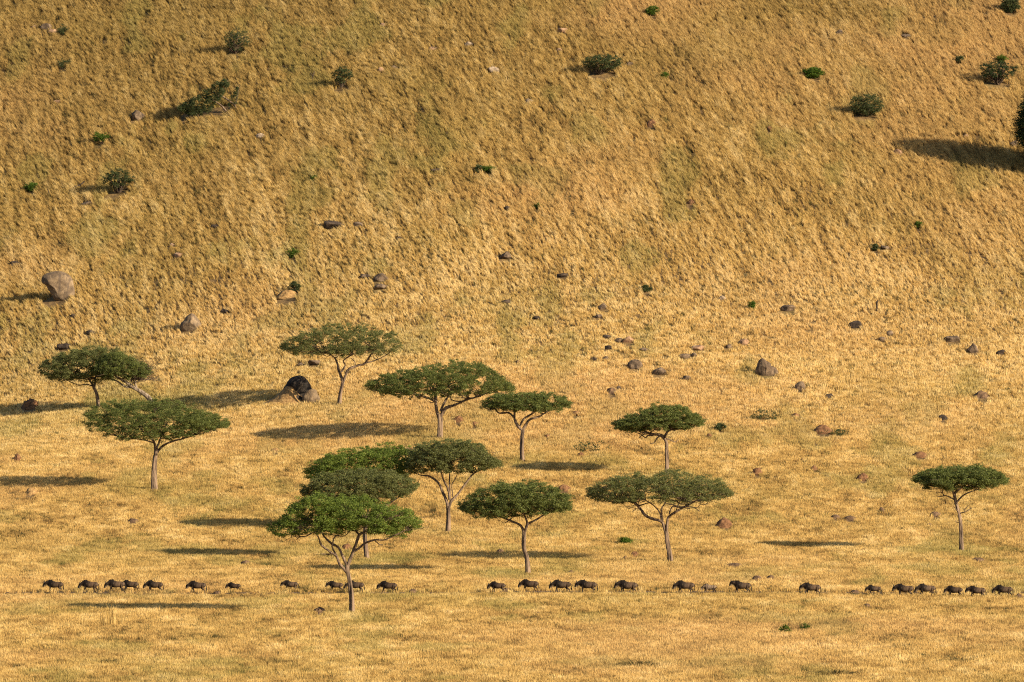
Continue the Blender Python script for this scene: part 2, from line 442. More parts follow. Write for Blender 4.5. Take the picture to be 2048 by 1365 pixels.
def tree(base, trunk, limbs, top, bot, label, n=620, per=62, leaf='leaf', bark='bark', depth=0.9, gap=0.42,
         size=0.080, seed=1, twigs=46, rad=0.38, rz=0.19, extra=None, bias=1.4, name='acacia_tree', group='flat-topped acacia trees on the savanna', bare=None):
    bx, by = base
    p, s = at(bx, by)
    t = thing(name, label, 'tree', p - Vector((0, 0, 0.05)), 0.0, group)
    r = np.random.default_rng(seed)
    KEEP.append((p.x, p.y, 0.5)); TREES.append((p.x, p.y))
    def conv(pl, y0, y1):
        k = np.linspace(0, 1, len(pl))
        return np.array([((q[0] - bx) / s, y0 + (y1 - y0) * kk, (by - q[1]) / s, q[2] / s / 2) for q, kk in zip(pl, k)])
    tr = conv(trunk, 0, 0); tr[0, 2] = -0.3
    A = resample(tr, 0.35)
    # root flare and fluted stems
    A[:, 3] *= 1 + 0.35 * np.exp(-np.clip(A[:, 2], 0, None) / 0.35)
    mb = MB(); mb.tube(A[:, :3], A[:, 3] * 0.78, 9, 0.22)
    for k in range(3):
        a = 2.1 * k + seed
        o = np.stack([np.cos(a + A[:, 2] * 0.25), np.sin(a + A[:, 2] * 0.25)], -1) * A[:, 3:4] * 0.48
        B = A.copy(); B[:, 0] += o[:, 0]; B[:, 1] += o[:, 1]
        mb.tube(B[:, :3], B[:, 3] * 0.55, 7, 0.2)
    obj('trunk', mb.mesh('trunk'), M[bark], t)
    anchors = [A[-1]]
    for k, L in enumerate(limbs):
        ye = (r.random() * 2 - 1) * 1.6 if L[0][2] >= 4 else (r.random() * 2 - 1) * 1.0
        B = conv(L, 0, ye)
        B[1:-1, :3] += r.normal(size=(len(B) - 2, 3)) * [0.05, 0.12, 0.05]
        B = resample(B, 0.3)
        mb = MB(); mb.tube(B[:, :3], np.maximum(B[:, 3] * 1.0, 0.035), 7, 0.25)
        obj('limb', mb.mesh('limb'), M[bark], t)
        for q in B[len(B) // 2:]: anchors.append(q)
        anchors.append(B[-1]); anchors.append(B[-1])
    n = int(n * 1.6); per = int(per * 1.2); gap *= 0.86; depth *= 0.84
    C = crown_points(top, bot, n, s, bx, by, depth, gap, seed, bias)
    anch = np.array(anchors)
    # branches fanning from the limbs into the crown
    if twigs:
        mb = MB()
        low = C[r.permutation(len(C))[:twigs * 3]]
        for q in low[:twigs]:
            tgt = q + [0, 0, -0.12]
            dd = np.linalg.norm((anch[:, :3] - tgt) * [1, 1, 1.6], axis=1) + (anch[:, 2] > tgt[2]) * 3
            a = anch[int(np.argmin(dd))]
            L = np.linalg.norm(tgt - a[:3])
            if L < 0.3: continue
            k = np.linspace(0, 1, 6)[:, None]
            pts = a[:3] * (1 - k) + tgt * k
            pts[:, 2] -= (np.sin(k[:, 0] * math.pi) * 0.10 * L) * (0.4 if tgt[2] > a[2] else -1)
            pts[1:-1] += r.normal(size=(4, 3)) * 0.045 * L ** 0.7
            rad0 = min(max(a[3] * 0.75, 0.03), 0.10)
            mb.tube(pts, np.linspace(rad0, 0.022, 6), 5)
            for m in range(3):
                b0 = pts[2 + m]
                dr = r.normal(size=3) * [0.9, 0.9, 0.25] + [0, 0, 0.25]
                e = b0 + dr
                md = (b0 + e) / 2 + r.normal(size=3) * 0.1
                mb.tube([b0, md, e], [0.028, 0.02, 0.012], 4)
        if bare is not None:           # leafless twigs at one side
            (x0, x1, y0, y1), cnt, (ax, ay) = bare
            a0 = np.array([(ax - bx) / s, 0, (by - ay) / s])
            for m in range(cnt):
                e = np.array([(r.uniform(x0, x1) - bx) / s, r.uniform(-1.6, 1.6), (by - r.uniform(y0, y1)) / s])
                md = (a0 * 0.45 + e * 0.55) + r.normal(size=3) * 0.22
                mb.tube([a0 + r.normal(size=3) * 0.3, md, e], [0.045, 0.03, 0.010], 4)
                for w_ in range(4):
                    f0 = md + (e - md) * r.random()
                    mb.tube([f0, f0 + r.normal(size=3) * [0.45, 0.45, 0.35] + [0.1, 0, 0.2]], [0.02, 0.010], 3)
        tw = obj('branches', mb.mesh('branches'), M['barkdark'] if bark != 'barkpale' else M['twig'], t); tw['kind'] = 'stuff'
    cr = obj('crown', leaf_mesh('crown', C, per, rad, rz, size, seed), M[leaf], t)
    cr['kind'] = 'stuff'
    return t, p, s

T = tree
T((704, 1229), [(704, 1229, 12), (704, 1207, 11), (703, 1186, 11), (699, 1157, 9), (695, 1140, 9), (695, 1128, 8)],
  [[(694, 1144, 7), (686, 1136, 6), (679, 1126, 5.5), (673, 1109, 5), (658, 1102, 4.5), (643, 1088, 4), (637, 1073, 3), (628, 1060, 2)],
   [(673, 1109, 3.5), (666, 1096, 3.5), (666, 1087, 3), (671, 1070, 3), (689, 1071, 2), (700, 1060, 2)],
   [(666, 1106, 3), (655, 1107, 3), (643, 1106, 1.6)],
   [(696, 1132, 6), (687, 1117, 6), (677, 1096, 5), (664, 1085, 5), (650, 1073, 4), (640, 1058, 3), (622, 1045, 2)],
   [(696, 1130, 7), (704, 1106, 7), (711, 1087, 6), (719, 1069, 6), (732, 1062, 4), (746, 1058, 4), (762, 1040, 3)],
   [(704, 1105, 5), (719, 1096, 4.5), (730, 1087, 4), (748, 1079, 4), (769, 1077, 3), (793, 1067, 2.5), (812, 1058, 2)],
   [(750, 1080, 2.5), (760, 1086, 2.5), (766, 1089, 2)],
   [(719, 1069, 5), (708, 1056, 4), (703, 1040, 3), (690, 1020, 2)],
   [(625, 1065, 2), (612, 1072, 2.5), (600, 1073, 2), (593, 1079, 1.5)]],
  [(540, 1056), (562, 1033), (585, 1006), (617, 987), (676, 989), (735, 992), (793, 1009), (823, 1024), (839, 1045)],
  [(540, 1062), (552, 1070), (597, 1066), (641, 1064), (676, 1066), (749, 1066), (811, 1074), (839, 1052)],
  'bright green acacia nearest the camera, forked trunk rising in front of the wildebeest line',
  leaf='leafbright', n=760, seed=11, twigs=80, gap=0.47, bias=1.15, per=56, depth=0.68)
T((309, 982), [(309, 982, 13), (308, 960, 13), (308, 938, 12), (311, 909, 9), (313, 896, 8)],
  [[(311, 900, 5), (308, 885, 5), (302, 876, 4.5), (294, 866, 3)],
   [(312, 907, 5), (324, 893, 5), (335, 886, 4), (352, 881, 3.5), (370, 876, 2.5), (385, 871, 2)],
   [(313, 896, 4.5), (318, 885, 4), (322, 872, 3)], [(308, 885, 3), (290, 879, 2.5), (265, 877, 2), (240, 875, 1.6)]],
  [(168, 843), (175, 820), (205, 804), (250, 801), (300, 797), (330, 797), (365, 803), (410, 820), (440, 833), (456, 845)],
  [(168, 850), (180, 860), (205, 870), (245, 880), (290, 879), (325, 882), (365, 878), (405, 865), (440, 857), (456, 850)],
  'wide dark flat-topped acacia at the left, straight trunk, two paler crowns behind it', n=820, seed=12, leaf='leaf', gap=0.40)
T((678, 812), [(678, 812, 9.5), (681, 788, 8), (686, 764, 7), (685, 757, 6.5)],
  [[(685, 759, 6), (680, 741, 5), (673, 727, 4.5), (668, 715, 3), (655, 705, 2)],
   [(682, 744, 4), (691, 731, 3.5), (687, 720, 3), (705, 708, 3)],
   [(687, 762, 5.5), (697, 741, 5), (713, 732, 5), (728, 727, 4.5), (738, 714, 4), (748, 700, 2)],
   [(728, 727, 3), (746, 722, 2.5), (763, 715, 2), (780, 705, 1.5)], [(710, 733, 2), (709, 722, 2), (702, 716, 2)]],
  [(562, 690), (573, 681), (600, 665), (630, 655), (650, 648), (690, 647), (735, 648), (760, 658), (790, 667), (803, 690)],
  [(562, 696), (575, 706), (590, 711), (625, 711), (660, 710), (690, 712), (730, 710), (765, 708), (790, 703), (803, 697)],
  'open airy acacia with a y-shaped trunk, just right of the big black rock', n=560, seed=13, gap=0.50, per=54, leaf='leafgrey', bias=1.1)
T((879, 880), [(879, 880, 12), (880, 862, 12), (880, 844, 12), (879, 828, 11)],
  [[(877, 834, 7), (873, 811, 6.5), (872, 795, 6), (866, 783, 4)],
   [(872, 804, 5), (859, 799, 4.5), (836, 792, 4), (812, 785, 2.5)],
   [(881, 832, 8), (892, 816, 7), (911, 811, 5), (934, 799, 4.5), (953, 794, 3.5), (978, 784, 2.5)],
   [(881, 822, 5), (888, 806, 5), (895, 795, 4), (902, 785, 3)], [(872, 800, 3), (864, 806, 2), (858, 803, 1.5)]],
  [(732, 768), (760, 753), (790, 743), (830, 733), (870, 725), (905, 721), (945, 723), (978, 736), (1000, 752), (1020, 768), (1028, 778)],
  [(732, 775), (750, 784), (775, 790), (810, 795), (850, 795), (900, 793), (940, 791), (970, 788), (1000, 785), (1028, 785)],
  'largest full green acacia in the middle, its right side touching a smaller acacia', n=820, seed=14, gap=0.42)
T((1045, 923), [(1045, 923, 9.5), (1044, 905, 9), (1044, 886, 8.5), (1046, 858, 8)],
  [[(1045, 860, 6), (1037, 853, 6), (1029, 839, 5), (1028, 821, 4), (1022, 808, 2)],
   [(1029, 836, 4), (1016, 825, 4), (998, 826, 3.5), (988, 818, 3), (980, 806, 2)],
   [(1040, 852, 4), (1047, 837, 4), (1061, 830, 4), (1076, 818, 3)],
   [(1047, 857, 6), (1059, 839, 5), (1080, 832, 4), (1098, 821, 3), (1113, 811, 2)]],
  [(965, 804), (975, 796), (990, 788), (1015, 788), (1040, 786), (1070, 784), (1105, 788), (1130, 796), (1139, 807)],
  [(965, 812), (978, 819), (1000, 818), (1030, 820), (1065, 822), (1100, 821), (1125, 817), (1139, 812)],
  'small acacia with a thin bending trunk, touching the right edge of the largest crown', n=460, seed=15, gap=0.42)
T((1332, 953), [(1332, 953, 9), (1334, 931, 8.5), (1333, 903, 8), (1333, 886, 7), (1328, 875, 7)],
  [[(1329, 877, 7), (1322, 871, 6.5), (1311, 869, 5.5), (1299, 866, 5), (1288, 861, 4), (1270, 858, 2.5)],
   [(1306, 871, 3), (1295, 871, 3), (1292, 876, 2.5), (1285, 871, 2), (1279, 876, 2)],
   [(1320, 872, 3), (1314, 876, 3), (1309, 884, 2.2), (1299, 886, 1.6)],
   [(1329, 873, 6), (1336, 864, 5), (1346, 859, 4.5), (1371, 857, 2.5)],
   [(1333, 876, 3), (1343, 882, 2.2), (1352, 884, 2), (1357, 877, 1.6)]],
  [(1227, 843), (1245, 835), (1270, 826), (1285, 813), (1310, 809), (1345, 808), (1375, 814), (1395, 828), (1407, 840)],
  [(1227, 850), (1240, 859), (1255, 862), (1280, 862), (1310, 860), (1340, 858), (1370, 857), (1395, 852), (1407, 846)],
  'compact dark acacia with gnarled bare lower branches, its trunk foot hidden by another crown', n=560, seed=16, gap=0.36)
T((895, 1067), [(895, 1067, 11), (897, 1045, 10), (897, 1024, 9), (897, 1012, 9)],
  [[(896, 1016, 7), (893, 1001, 6), (887, 983, 5.5), (878, 966, 4.5), (861, 951, 4), (840, 950, 2.5), (825, 944, 1.6)],
   [(898, 1014, 6), (903, 1001, 6), (913, 989, 5), (931, 968, 4), (949, 945, 3.5), (969, 938, 2.5), (985, 930, 1.6)],
   [(899, 1000, 4.5), (896, 977, 4), (887, 957, 3.5), (882, 940, 2)],
   [(900, 998, 4.5), (899, 975, 3.5), (899, 957, 3), (898, 938, 2)],
   [(905, 993, 2.5), (905, 968, 2.2), (911, 957, 2), (916, 944, 1.5)]],
  [(815, 925), (820, 902), (835, 888), (865, 881), (905, 879), (940, 882), (966, 893), (980, 912), (1000, 924)],
  [(815, 940), (830, 948), (860, 944), (890, 946), (920, 944), (945, 940), (970, 938), (1000, 932)],
  'dull green acacia whose many slender limbs spread like a fan from a low fork', n=560, seed=17, leaf='leafgrey', gap=0.36)
T((754, 1062), [(754, 1062, 10), (752, 1035, 9), (748, 1005, 8)],
  [[(748, 1008, 6), (735, 990, 5), (710, 970, 4), (680, 955, 2)], [(748, 1008, 6), (760, 985, 5), (785, 965, 3), (800, 950, 2)],
   [(748, 1005, 5), (746, 980, 4), (742, 955, 3)]],
  [(608, 944), (625, 926), (655, 911), (690, 899), (735, 893), (780, 886), (815, 888), (836, 905)],
  [(608, 949), (620, 957), (660, 960), (700, 960), (750, 965), (800, 965), (836, 940)],
  'green acacia crown rising behind two nearer crowns, its trunk hidden by them', n=640, seed=18, leaf='leafbright', gap=0.38)
T((734, 1119), [(734, 1119, 10.5), (732, 1100, 10), (731, 1087, 9.5), (730, 1064, 9), (735, 1035, 8)],
  [[(735, 1038, 6), (720, 1022, 5), (695, 1005, 4), (665, 995, 2)], [(735, 1038, 6), (755, 1020, 5), (778, 1006, 4), (800, 992, 2)],
   [(735, 1036, 5), (736, 1010, 4), (738, 985, 3)], [(770, 1011, 3), (781, 1004, 3), (783, 992, 2)]],
  [(603, 983), (612, 966), (640, 951), (680, 940), (730, 934), (780, 940), (815, 951), (834, 966)],
  [(603, 990), (640, 998), (690, 1003), (740, 1002), (780, 999), (815, 991), (834, 976)],
  'greyish acacia crown directly behind the bright front tree, trunk seen between its limbs', n=620, seed=19, leaf='leafgrey', gap=0.38)
T((1342, 1127), [(1342, 1127, 12), (1340, 1111, 11), (1337, 1095, 10), (1334, 1078, 9.5), (1332, 1062, 9.5)],
  [[(1332, 1066, 7), (1323, 1044, 6), (1305, 1036, 6), (1291, 1030, 6), (1280, 1015, 5.5), (1268, 1003, 4.5), (1250, 1000, 3), (1225, 994, 2)],
   [(1333, 1065, 6.5), (1336, 1042, 5.5), (1338, 1030, 5), (1352, 1023, 5), (1367, 1014, 4.5), (1387, 1003, 3.5), (1405, 990, 2)],
   [(1323, 1042, 3), (1319, 1024, 3), (1311, 1013, 2.5), (1292, 1000, 2)], [(1325, 1042, 3.5), (1326, 1017, 3.5), (1332, 1003, 2.5), (1330, 990, 2)],
   [(1338, 1028, 3), (1344, 1013, 3), (1356, 1013, 2.5), (1380, 1016, 2)], [(1372, 1013, 2), (1387, 1014, 2), (1399, 1021, 1.5)],
   [(1285, 1020, 2), (1272, 1017, 1.8), (1265, 1023, 1.4)], [(1352, 1022, 2.5), (1356, 1006, 2), (1365, 992, 1.5)]],
  [(1175, 983), (1185, 966), (1210, 951), (1250, 946), (1300, 943), (1340, 936), (1390, 945), (1430, 951), (1455, 968), (1463, 983)],
  [(1175, 995), (1190, 1000), (1220, 1003), (1260, 1003), (1300, 1001), (1340, 1001), (1385, 1002), (1420, 1000), (1450, 995), (1463, 990)],
  'broad thin-leaved acacia with a heavy dark limb bending left and twin fork, right of centre', n=640, seed=20, twigs=90, gap=0.43, per=50, size=0.078, leaf='leafgrey', bias=1.05)
T((1056, 1151), [(1056, 1151, 12), (1055, 1130, 10.5), (1053, 1112, 9.5), (1048, 1094, 9), (1049, 1063, 9)],
  [[(1048, 1064, 6), (1040, 1052, 5), (1025, 1042, 4.5), (1007, 1036, 4), (990, 1030, 2)],
   [(1050, 1062, 6), (1054, 1044, 5), (1048, 1033, 4), (1042, 1022, 3)],
   [(1050, 1060, 6), (1057, 1048, 5), (1071, 1039, 4), (1089, 1028, 3), (1102, 1018, 2)], [(1020, 1039, 2), (1010, 1046, 1.6), (1004, 1044, 1.2)]],
  [(924, 1006), (940, 990), (965, 973), (1000, 966), (1040, 960), (1075, 962), (1105, 974), (1130, 986), (1142, 999)],
  [(924, 1018), (945, 1030), (970, 1036), (1000, 1033), (1040, 1031), (1080, 1028), (1110, 1025), (1135, 1018), (1142, 1008)],
  'domed dense acacia standing just behind the middle of the wildebeest line', n=640, seed=21, gap=0.36)
T((1924, 1105), [(1924, 1105, 11), (1923, 1085, 9), (1922, 1062, 8), (1919, 1031, 7.5), (1912, 1006, 7), (1908, 986, 7)],
  [[(1912, 1006, 4), (1925, 991, 3.5), (1938, 984, 2.5), (1955, 978, 2)], [(1909, 999, 3), (1903, 996, 2.5), (1891, 992, 2), (1875, 994, 1.5)],
   [(1920, 1026, 2.5), (1931, 1021, 2), (1943, 1015, 1.5)], [(1928, 1022, 1.6), (1932, 1014, 1.6), (1936, 1010, 1.2)],
   [(1916, 1023, 2), (1905, 1010, 1.5)], [(1908, 988, 5), (1902, 978, 4), (1885, 970, 2.5)], [(1908, 988, 5), (1925, 976, 3), (1950, 970, 2)],
   [(1921, 1045, 1.6), (1914, 1042, 1.4), (1910, 1041, 1.2)]],
  [(1828, 952), (1845, 943), (1870, 937), (1910, 932), (1950, 929), (1985, 938), (2005, 948), (2015, 958)],
  [(1828, 963), (1845, 977), (1875, 979), (1910, 981), (1950, 980), (1980, 972), (2000, 968), (2015, 963)],
  'lone flat-topped acacia at the far right, small twigs on its slim trunk', n=560, seed=22, gap=0.38)
T((197, 818), [(197, 818, 8.5), (196, 808, 8), (194, 790, 7), (187, 772, 6)],
  [[(189, 778, 4), (190, 765, 4), (191, 752, 3)], [(187, 773, 5), (181, 761, 4), (165, 748, 3), (140, 740, 2)], [(191, 752, 3), (210, 742, 2), (225, 735, 2)]],
  [(81, 733), (90, 721), (115, 709), (150, 698), (190, 692), (225, 695), (252, 706)],
  [(81, 742), (95, 754), (120, 761), (160, 760), (200, 763), (230, 757), (252, 742)],
  'acacia with a slim curved trunk, furthest left, behind the wide dark crown', n=580, seed=23, gap=0.44, leaf='leafgrey')
T((309, 815), [(309, 815, 12), (300, 798, 12), (285, 785, 11), (266, 774, 9), (253, 764, 7)],
  [[(254, 765, 6), (245, 760, 5), (236, 755, 4), (222, 745, 2)], [(266, 775, 4), (248, 772, 4), (232, 761, 3), (211, 756, 2)],
   [(274, 779, 5), (270, 763, 4), (279, 753, 3), (294, 740, 2)]],
  [(186, 735), (205, 713), (230, 702), (256, 710), (280, 720), (302, 735)],
  [(186, 750), (215, 756), (245, 759), (268, 760), (285, 757), (302, 747)],
  'leaning acacia with a pale bare slanting trunk and leafless twigs on its right side', n=340, seed=24, gap=0.42, bark='barkpale',
  bare=((262, 322, 714, 762), 60, (266, 760)))
T((2128, 352), [(2128, 352, 14), (2128, 320, 13), (2130, 285, 11)],
  [[(2130, 290, 8), (2100, 260, 6), (2070, 240, 4)], [(2130, 290, 8), (2150, 250, 6), (2180, 230, 4)], [(2130, 288, 8), (2128, 240, 6)]],
  [(2036, 235), (2040, 208), (2065, 165), (2120, 125), (2190, 135), (2240, 220)],
  [(2036, 265), (2042, 290), (2080, 322), (2140, 335), (2200, 315), (2240, 245)],
  'dark leafy tree cut off by the right edge, casting a big shadow on the hill', n=1150, seed=25, gap=0.15, leaf='leafdark', bark='barkdark',
  rad=0.8, rz=0.6, size=0.13, per=56, bias=0.9, name='leafy_tree', group='trees on the hillside')

# ------------------------------------------------------------------ rocks
def ico(level):
    t = (1 + 5 ** 0.5) / 2
    v = [(-1, t, 0), (1, t, 0), (-1, -t, 0), (1, -t, 0), (0, -1, t), (0, 1, t), (0, -1, -t), (0, 1, -t), (t, 0, -1), (t, 0, 1), (-t, 0, -1), (-t, 0, 1)]
    f = [(0, 11, 5), (0, 5, 1), (0, 1, 7), (0, 7, 10), (0, 10, 11), (1, 5, 9), (5, 11, 4), (11, 10, 2), (10, 7, 6), (7, 1, 8),
         (3, 9, 4), (3, 4, 2), (3, 2, 6), (3, 6, 8), (3, 8, 9), (4, 9, 5), (2, 4, 11), (6, 2, 10), (8, 6, 7), (9, 8, 1)]
    v = [Vector(a).normalized() for a in v]
    for _ in range(level):
        c = {}; nf = []
        def mid(a, b):
            k = (min(a, b), max(a, b))
            if k not in c:
                v.append((v[a] + v[b]).normalized()); c[k] = len(v) - 1
            return c[k]
        for a, b, d in f:
            e, g, h = mid(a, b), mid(b, d), mid(d, a)
            nf += [(a, e, h), (b, g, e), (d, h, g), (e, g, h)]
        f = nf
    return np.array([tuple(a) for a in v]), np.array(f)
ICO = {2: ico(2), 3: ico(3), 4: ico(4)}
def n3(d, s, o):
    return (vnoise(d[:, 0] * s + o, d[:, 1] * s + 31) + vnoise(d[:, 1] * s + o + 7, d[:, 2] * s + 3) + vnoise(d[:, 2] * s + 13, d[:, 0] * s + o)) / 3 - 0.5
def rock_mesh(rx, ry, rz, seed, planes=9, level=3, sharp=0.0, rough=0.10):
    D, fcs = ICO[level]
    r = np.random.default_rng(seed)
    n = r.normal(size=(planes, 3)); n /= np.linalg.norm(n, axis=1)[:, None]
    dist = r.uniform(0.56, 0.88, planes)
    dot = D @ n.T
    rad = np.min(np.where(dot > 0.05, dist / np.maximum(dot, 0.05), 9), axis=1)
    rad = np.minimum(rad, 1.0)
    rad = rad * (1 + rough * n3(D, 2.2, seed % 50) * 2 + rough * 0.6 * n3(D, 6, seed % 40) * 2)
    v = D * rad[:, None]
    v = v / np.abs(v).max(0)
    if sharp:
        k = np.clip((v[:, 2] + 0.3) / 1.3, 0, 1)
        v[:, :2] *= (1 - sharp * k)[:, None]
    return v * [rx, ry, rz], fcs
def rock(x0, x1, yt, yb, kind, label, seed, sharp=0.0, tilt=0.0, name='rock', depth=0.8, lean=0.0, planes=13, group='rocks on the hillside', cat='rock', sink=0.25):
    p, s = at((x0 + x1) / 2, yb)
    w = (x1 - x0) / s; h = (yb - yt) / s
    h *= 0.8 if (x1 - x0) < 30 else 1.0
    rx = w / 2; ry = rx * depth; rz = (h * (1 + sink)) / 2 + ry * 0.05
    big = (x1 - x0) > 28
    v, f = rock_mesh(rx, ry, rz, seed, planes, 4 if (x1 - x0) > 45 else 3 if big or (x1 - x0) > 14 else 2, sharp)
    v = v.copy()
    v[:, 0] += lean * (v[:, 2] + rz) * 0.5
    c, sn = math.cos(tilt), math.sin(tilt)
    X_, Z_ = v[:, 0] * c - v[:, 2] * sn, v[:, 0] * sn + v[:, 2] * c
    v[:, 0], v[:, 2] = X_, Z_
    v[:, 2] += h - v[:, 2].max()
    v[:, 0] -= (v[:, 0].max() + v[:, 0].min()) / 2
    v[:, 0] *= w / (v[:, 0].max() - v[:, 0].min())
    o = obj(name, raw_mesh(name, v, f, np.full(len(f), 3), False), M[kind])
    o.location = (p.x, p.y + ry * 0.35, p.z)
    tag(o, label, cat, group)
    KEEP.append((p.x, p.y + ry * 0.35, max(rx, ry) * 0.92)); KEEP.append((p.x, p.y - ry * 0.5 - 0.5, rx * 0.75 + 0.35)); ((x1 - x0) > 24) and KEEP.append((p.x, p.y - ry * 0.5 - 1.5, rx * 0.55 + 0.3))
    return o
def mound(x0, x1, yt, yb, kind, label, seed, peak=1.0, group='termite mounds on the plain', name='termite_mound', cat='termite mound'):
    p, s = at((x0 + x1) / 2, yb)
    w = (x1 - x0) / s; h = (yb - yt) / s * 0.95
    D, f = ICO[3 if x1 - x0 > 16 else 2]
    r = np.random.default_rng(seed)
    v = D.copy()
    hz = np.clip(v[:, 2], 0, 1)
    spread = 1 + 0.25 * (1 - hz) ** 2
    v[:, 2] = np.where(v[:, 2] > 0, hz ** peak, v[:, 2] * 0.4)
    v[:, :2] *= spread[:, None] / 1.25
    nz = n3(D, 3.0, seed % 50) * 0.5 + n3(D, 9.0, seed % 37) * 0.28
    v *= (1 + nz)[:, None]
    v[:, 2] *= (h * 1.05) / max(v[:, 2].max(), 0.1)
    v[:, 0] *= w / (v[:, 0].max() - v[:, 0].min())
    v[:, 1] *= w * 0.85 / (v[:, 1].max() - v[:, 1].min())
    o = obj(name, raw_mesh(name, v, f, np.full(len(f), 3), True), M[kind])
    o.location = (p.x, p.y + w * 0.3, p.z - 0.02)
    o.rotation_euler = (0, 0, 0)
    tag(o, label, cat, group)
    KEEP.append((p.x, p.y + w * 0.25, w * 0.46))
    for k_ in range(1, 5): KEEP.append((p.x, p.y - k_ * 0.9, w * 0.36))
    return o

def outline_rock(base, out, depth, kind, label, seed, name='boulder', clip=None, dy=0.0, planes=16, cut=0.9, rough=0.16):
    """a rock with a given silhouette (photo pixels) and a real thickness, broken by flat faces"""
    p, s = at(*base)
    O = np.array([((a - base[0]) / s, (base[1] - b) / s) for a, b in out])
    cc = (O.max(0) + O.min(0)) / 2
    D, fcs = ICO[4]
    ang = np.arctan2(O[:, 1] - cc[1], O[:, 0] - cc[0]); rad = np.hypot(O[:, 0] - cc[0], O[:, 1] - cc[1])
    od = np.argsort(ang); ang = ang[od]; rad = rad[od]
    ang = np.concatenate([[ang[-1] - 2 * math.pi], ang, [ang[0] + 2 * math.pi]]); rad = np.concatenate([[rad[-1]], rad, [rad[0]]])
    th = np.arctan2(D[:, 2], D[:, 0]); Rr = np.interp(th, ang, rad)
    rh = np.sqrt(np.clip(1 - D[:, 1] ** 2, 0, 1))
    r = np.random.default_rng(seed)
    nn = r.normal(size=(planes, 3)); nn[:, 1] -= 0.6; nn /= np.linalg.norm(nn, axis=1)[:, None]
    dist = r.uniform(0.45, 0.78, planes); dot = D @ nn.T
    pr = np.minimum(np.min(np.where(dot > 0.05, dist / np.maximum(dot, 0.05), 9), axis=1), 1.0)
    k = 1 - np.abs(D[:, 1]) * (1 - pr) * cut
    v = np.stack([np.cos(th) * rh * Rr, D[:, 1] * depth, np.sin(th) * rh * Rr], -1) * k[:, None]
    if clip: v[:, 1] = np.clip(v[:, 1], *clip)
    v *= (1 + n3(D, 2.6, seed % 41) * rough + n3(D, 8, 9) * rough * 0.4)[:, None]
    v += [cc[0], 0, cc[1]]
    o = obj(name, raw_mesh(name, v, fcs, np.full(len(fcs), 3), False), M[kind])
    o.location = (p.x, p.y + depth * 0.35 + dy, p.z - 0.05)
    tag(o, label, 'boulder' if name == 'boulder' else 'rock', 'rocks on the hillside')
    w = (O[:, 0].max() - O[:, 0].min()) / 2
    for q in range(4): KEEP.append((p.x + cc[0], p.y + depth * 0.35 - q * 0.8, w * (0.95 - 0.08 * q)))
outline_rock((125, 602), [(82, 565), (84, 552), (92, 546), (105, 542), (118, 542), (132, 547), (143, 556), (148, 572), (148, 590), (146, 600), (130, 606), (112, 603), (104, 592), (99, 583), (95, 577), (91, 570)],
             1.7, 'greyrock', 'big pale grey boulder on the left slope, rounded and undercut on one side', 4, clip=(-1.15, 1.6))
outline_rock((381, 662), [(360, 654), (368, 640), (374, 631), (384, 626), (394, 635), (400, 643), (402, 656), (400, 664), (381, 668), (366, 664)],
             1.1, 'greyrock', 'pointed grey streaked boulder downhill from the big pale boulder', 31)
rock(113, 142, 684, 699, 'darkrock', 'low dark brown rock just above the leftmost acacia crown', 104)
outline_rock((1533, 752), [(1513, 732), (1517, 721), (1525, 716), (1533, 722), (1543, 732), (1557, 745), (1556, 754), (1535, 757), (1518, 755), (1511, 744)],
             1.2, 'rock', 'large sharp brown boulder shaped like a fin, right of centre', 47)
outline_rock((1270, 738), [(1254, 730), (1259, 722), (1266, 719), (1274, 719), (1282, 723), (1286, 732), (1284, 740), (1270, 743), (1256, 740)],
             0.9, 'rock', 'rounded brown rock with a dark cleft, above the compact acacia', 52, name='rock')
outline_rock((1600, 783), [(1590, 771), (1595, 765), (1607, 763), (1610, 770), (1609, 782), (1599, 787), (1590, 782)],
             0.7, 'rock', 'grey wedge of rock downhill right of the fin-shaped boulder', 63, name='rock')
outline_rock((600, 802), [(565, 780), (572, 768), (579, 757), (587, 753), (599, 750), (609, 754), (617, 763), (622, 775), (627, 788), (620, 802), (602, 808), (586, 800), (573, 792)],
             1.7, 'blackrock', 'big black rock with a rounded top beside the open airy acacia', 75, dy=0.3, rough=0.12)
outline_rock((622, 803), [(604, 799), (607, 788), (614, 780), (622, 777), (631, 779), (636, 788), (640, 799), (632, 806), (614, 807)],
             0.9, 'greyrock', 'brown-grey block leaning against the right side of the black rock', 88, name='rock', dy=-1.0)
# black rock next to the acacia: earth bank, black cap and pale block
def bank():
    p, s = at(585, 806)
    prof = np.array([(520, 803), (545, 792), (560, 781), (572, 767), (584, 764), (598, 782), (612, 797), (640, 806)], float)
    xs_ = np.linspace(520, 640, 34); v_ = np.linspace(-1, 1, 16)
    hh = (806 - np.interp(xs_, prof[:, 0], prof[:, 1])) / s
    P = []
    for b in v_:
        for a, h in zip(xs_, hh):
            e = 1 - ((a - 580) / 62) ** 2 * 0.2
            z = max(h, 0.0) * max(0.0, 1 - abs(b) ** 1.6) - 0.35
            P.append(((a - 585) / s, b * 3.0 * e + 1.7, z + 0.25 * (vnoise(a / 4.0, b * 7 + 5) - 0.5)))
    n_, m_ = len(xs_), len(v_)
    I = np.arange(n_ * m_).reshape(m_, n_)
    f = np.stack([I[:-1, :-1], I[:-1, 1:], I[1:, 1:], I[1:, :-1]], -1).reshape(-1, 4)
    o = obj('earth_bank', raw_mesh('earth_bank', P, f, np.full(len(f), 4), True), M['strawearth'])
    o.location = p
    tag(o, 'reddish straw-covered earth bank sloping left from the big black rock', 'earth bank')
    KEEP.append((p.x - 0.5, p.y + 1, 2.4))
bank()
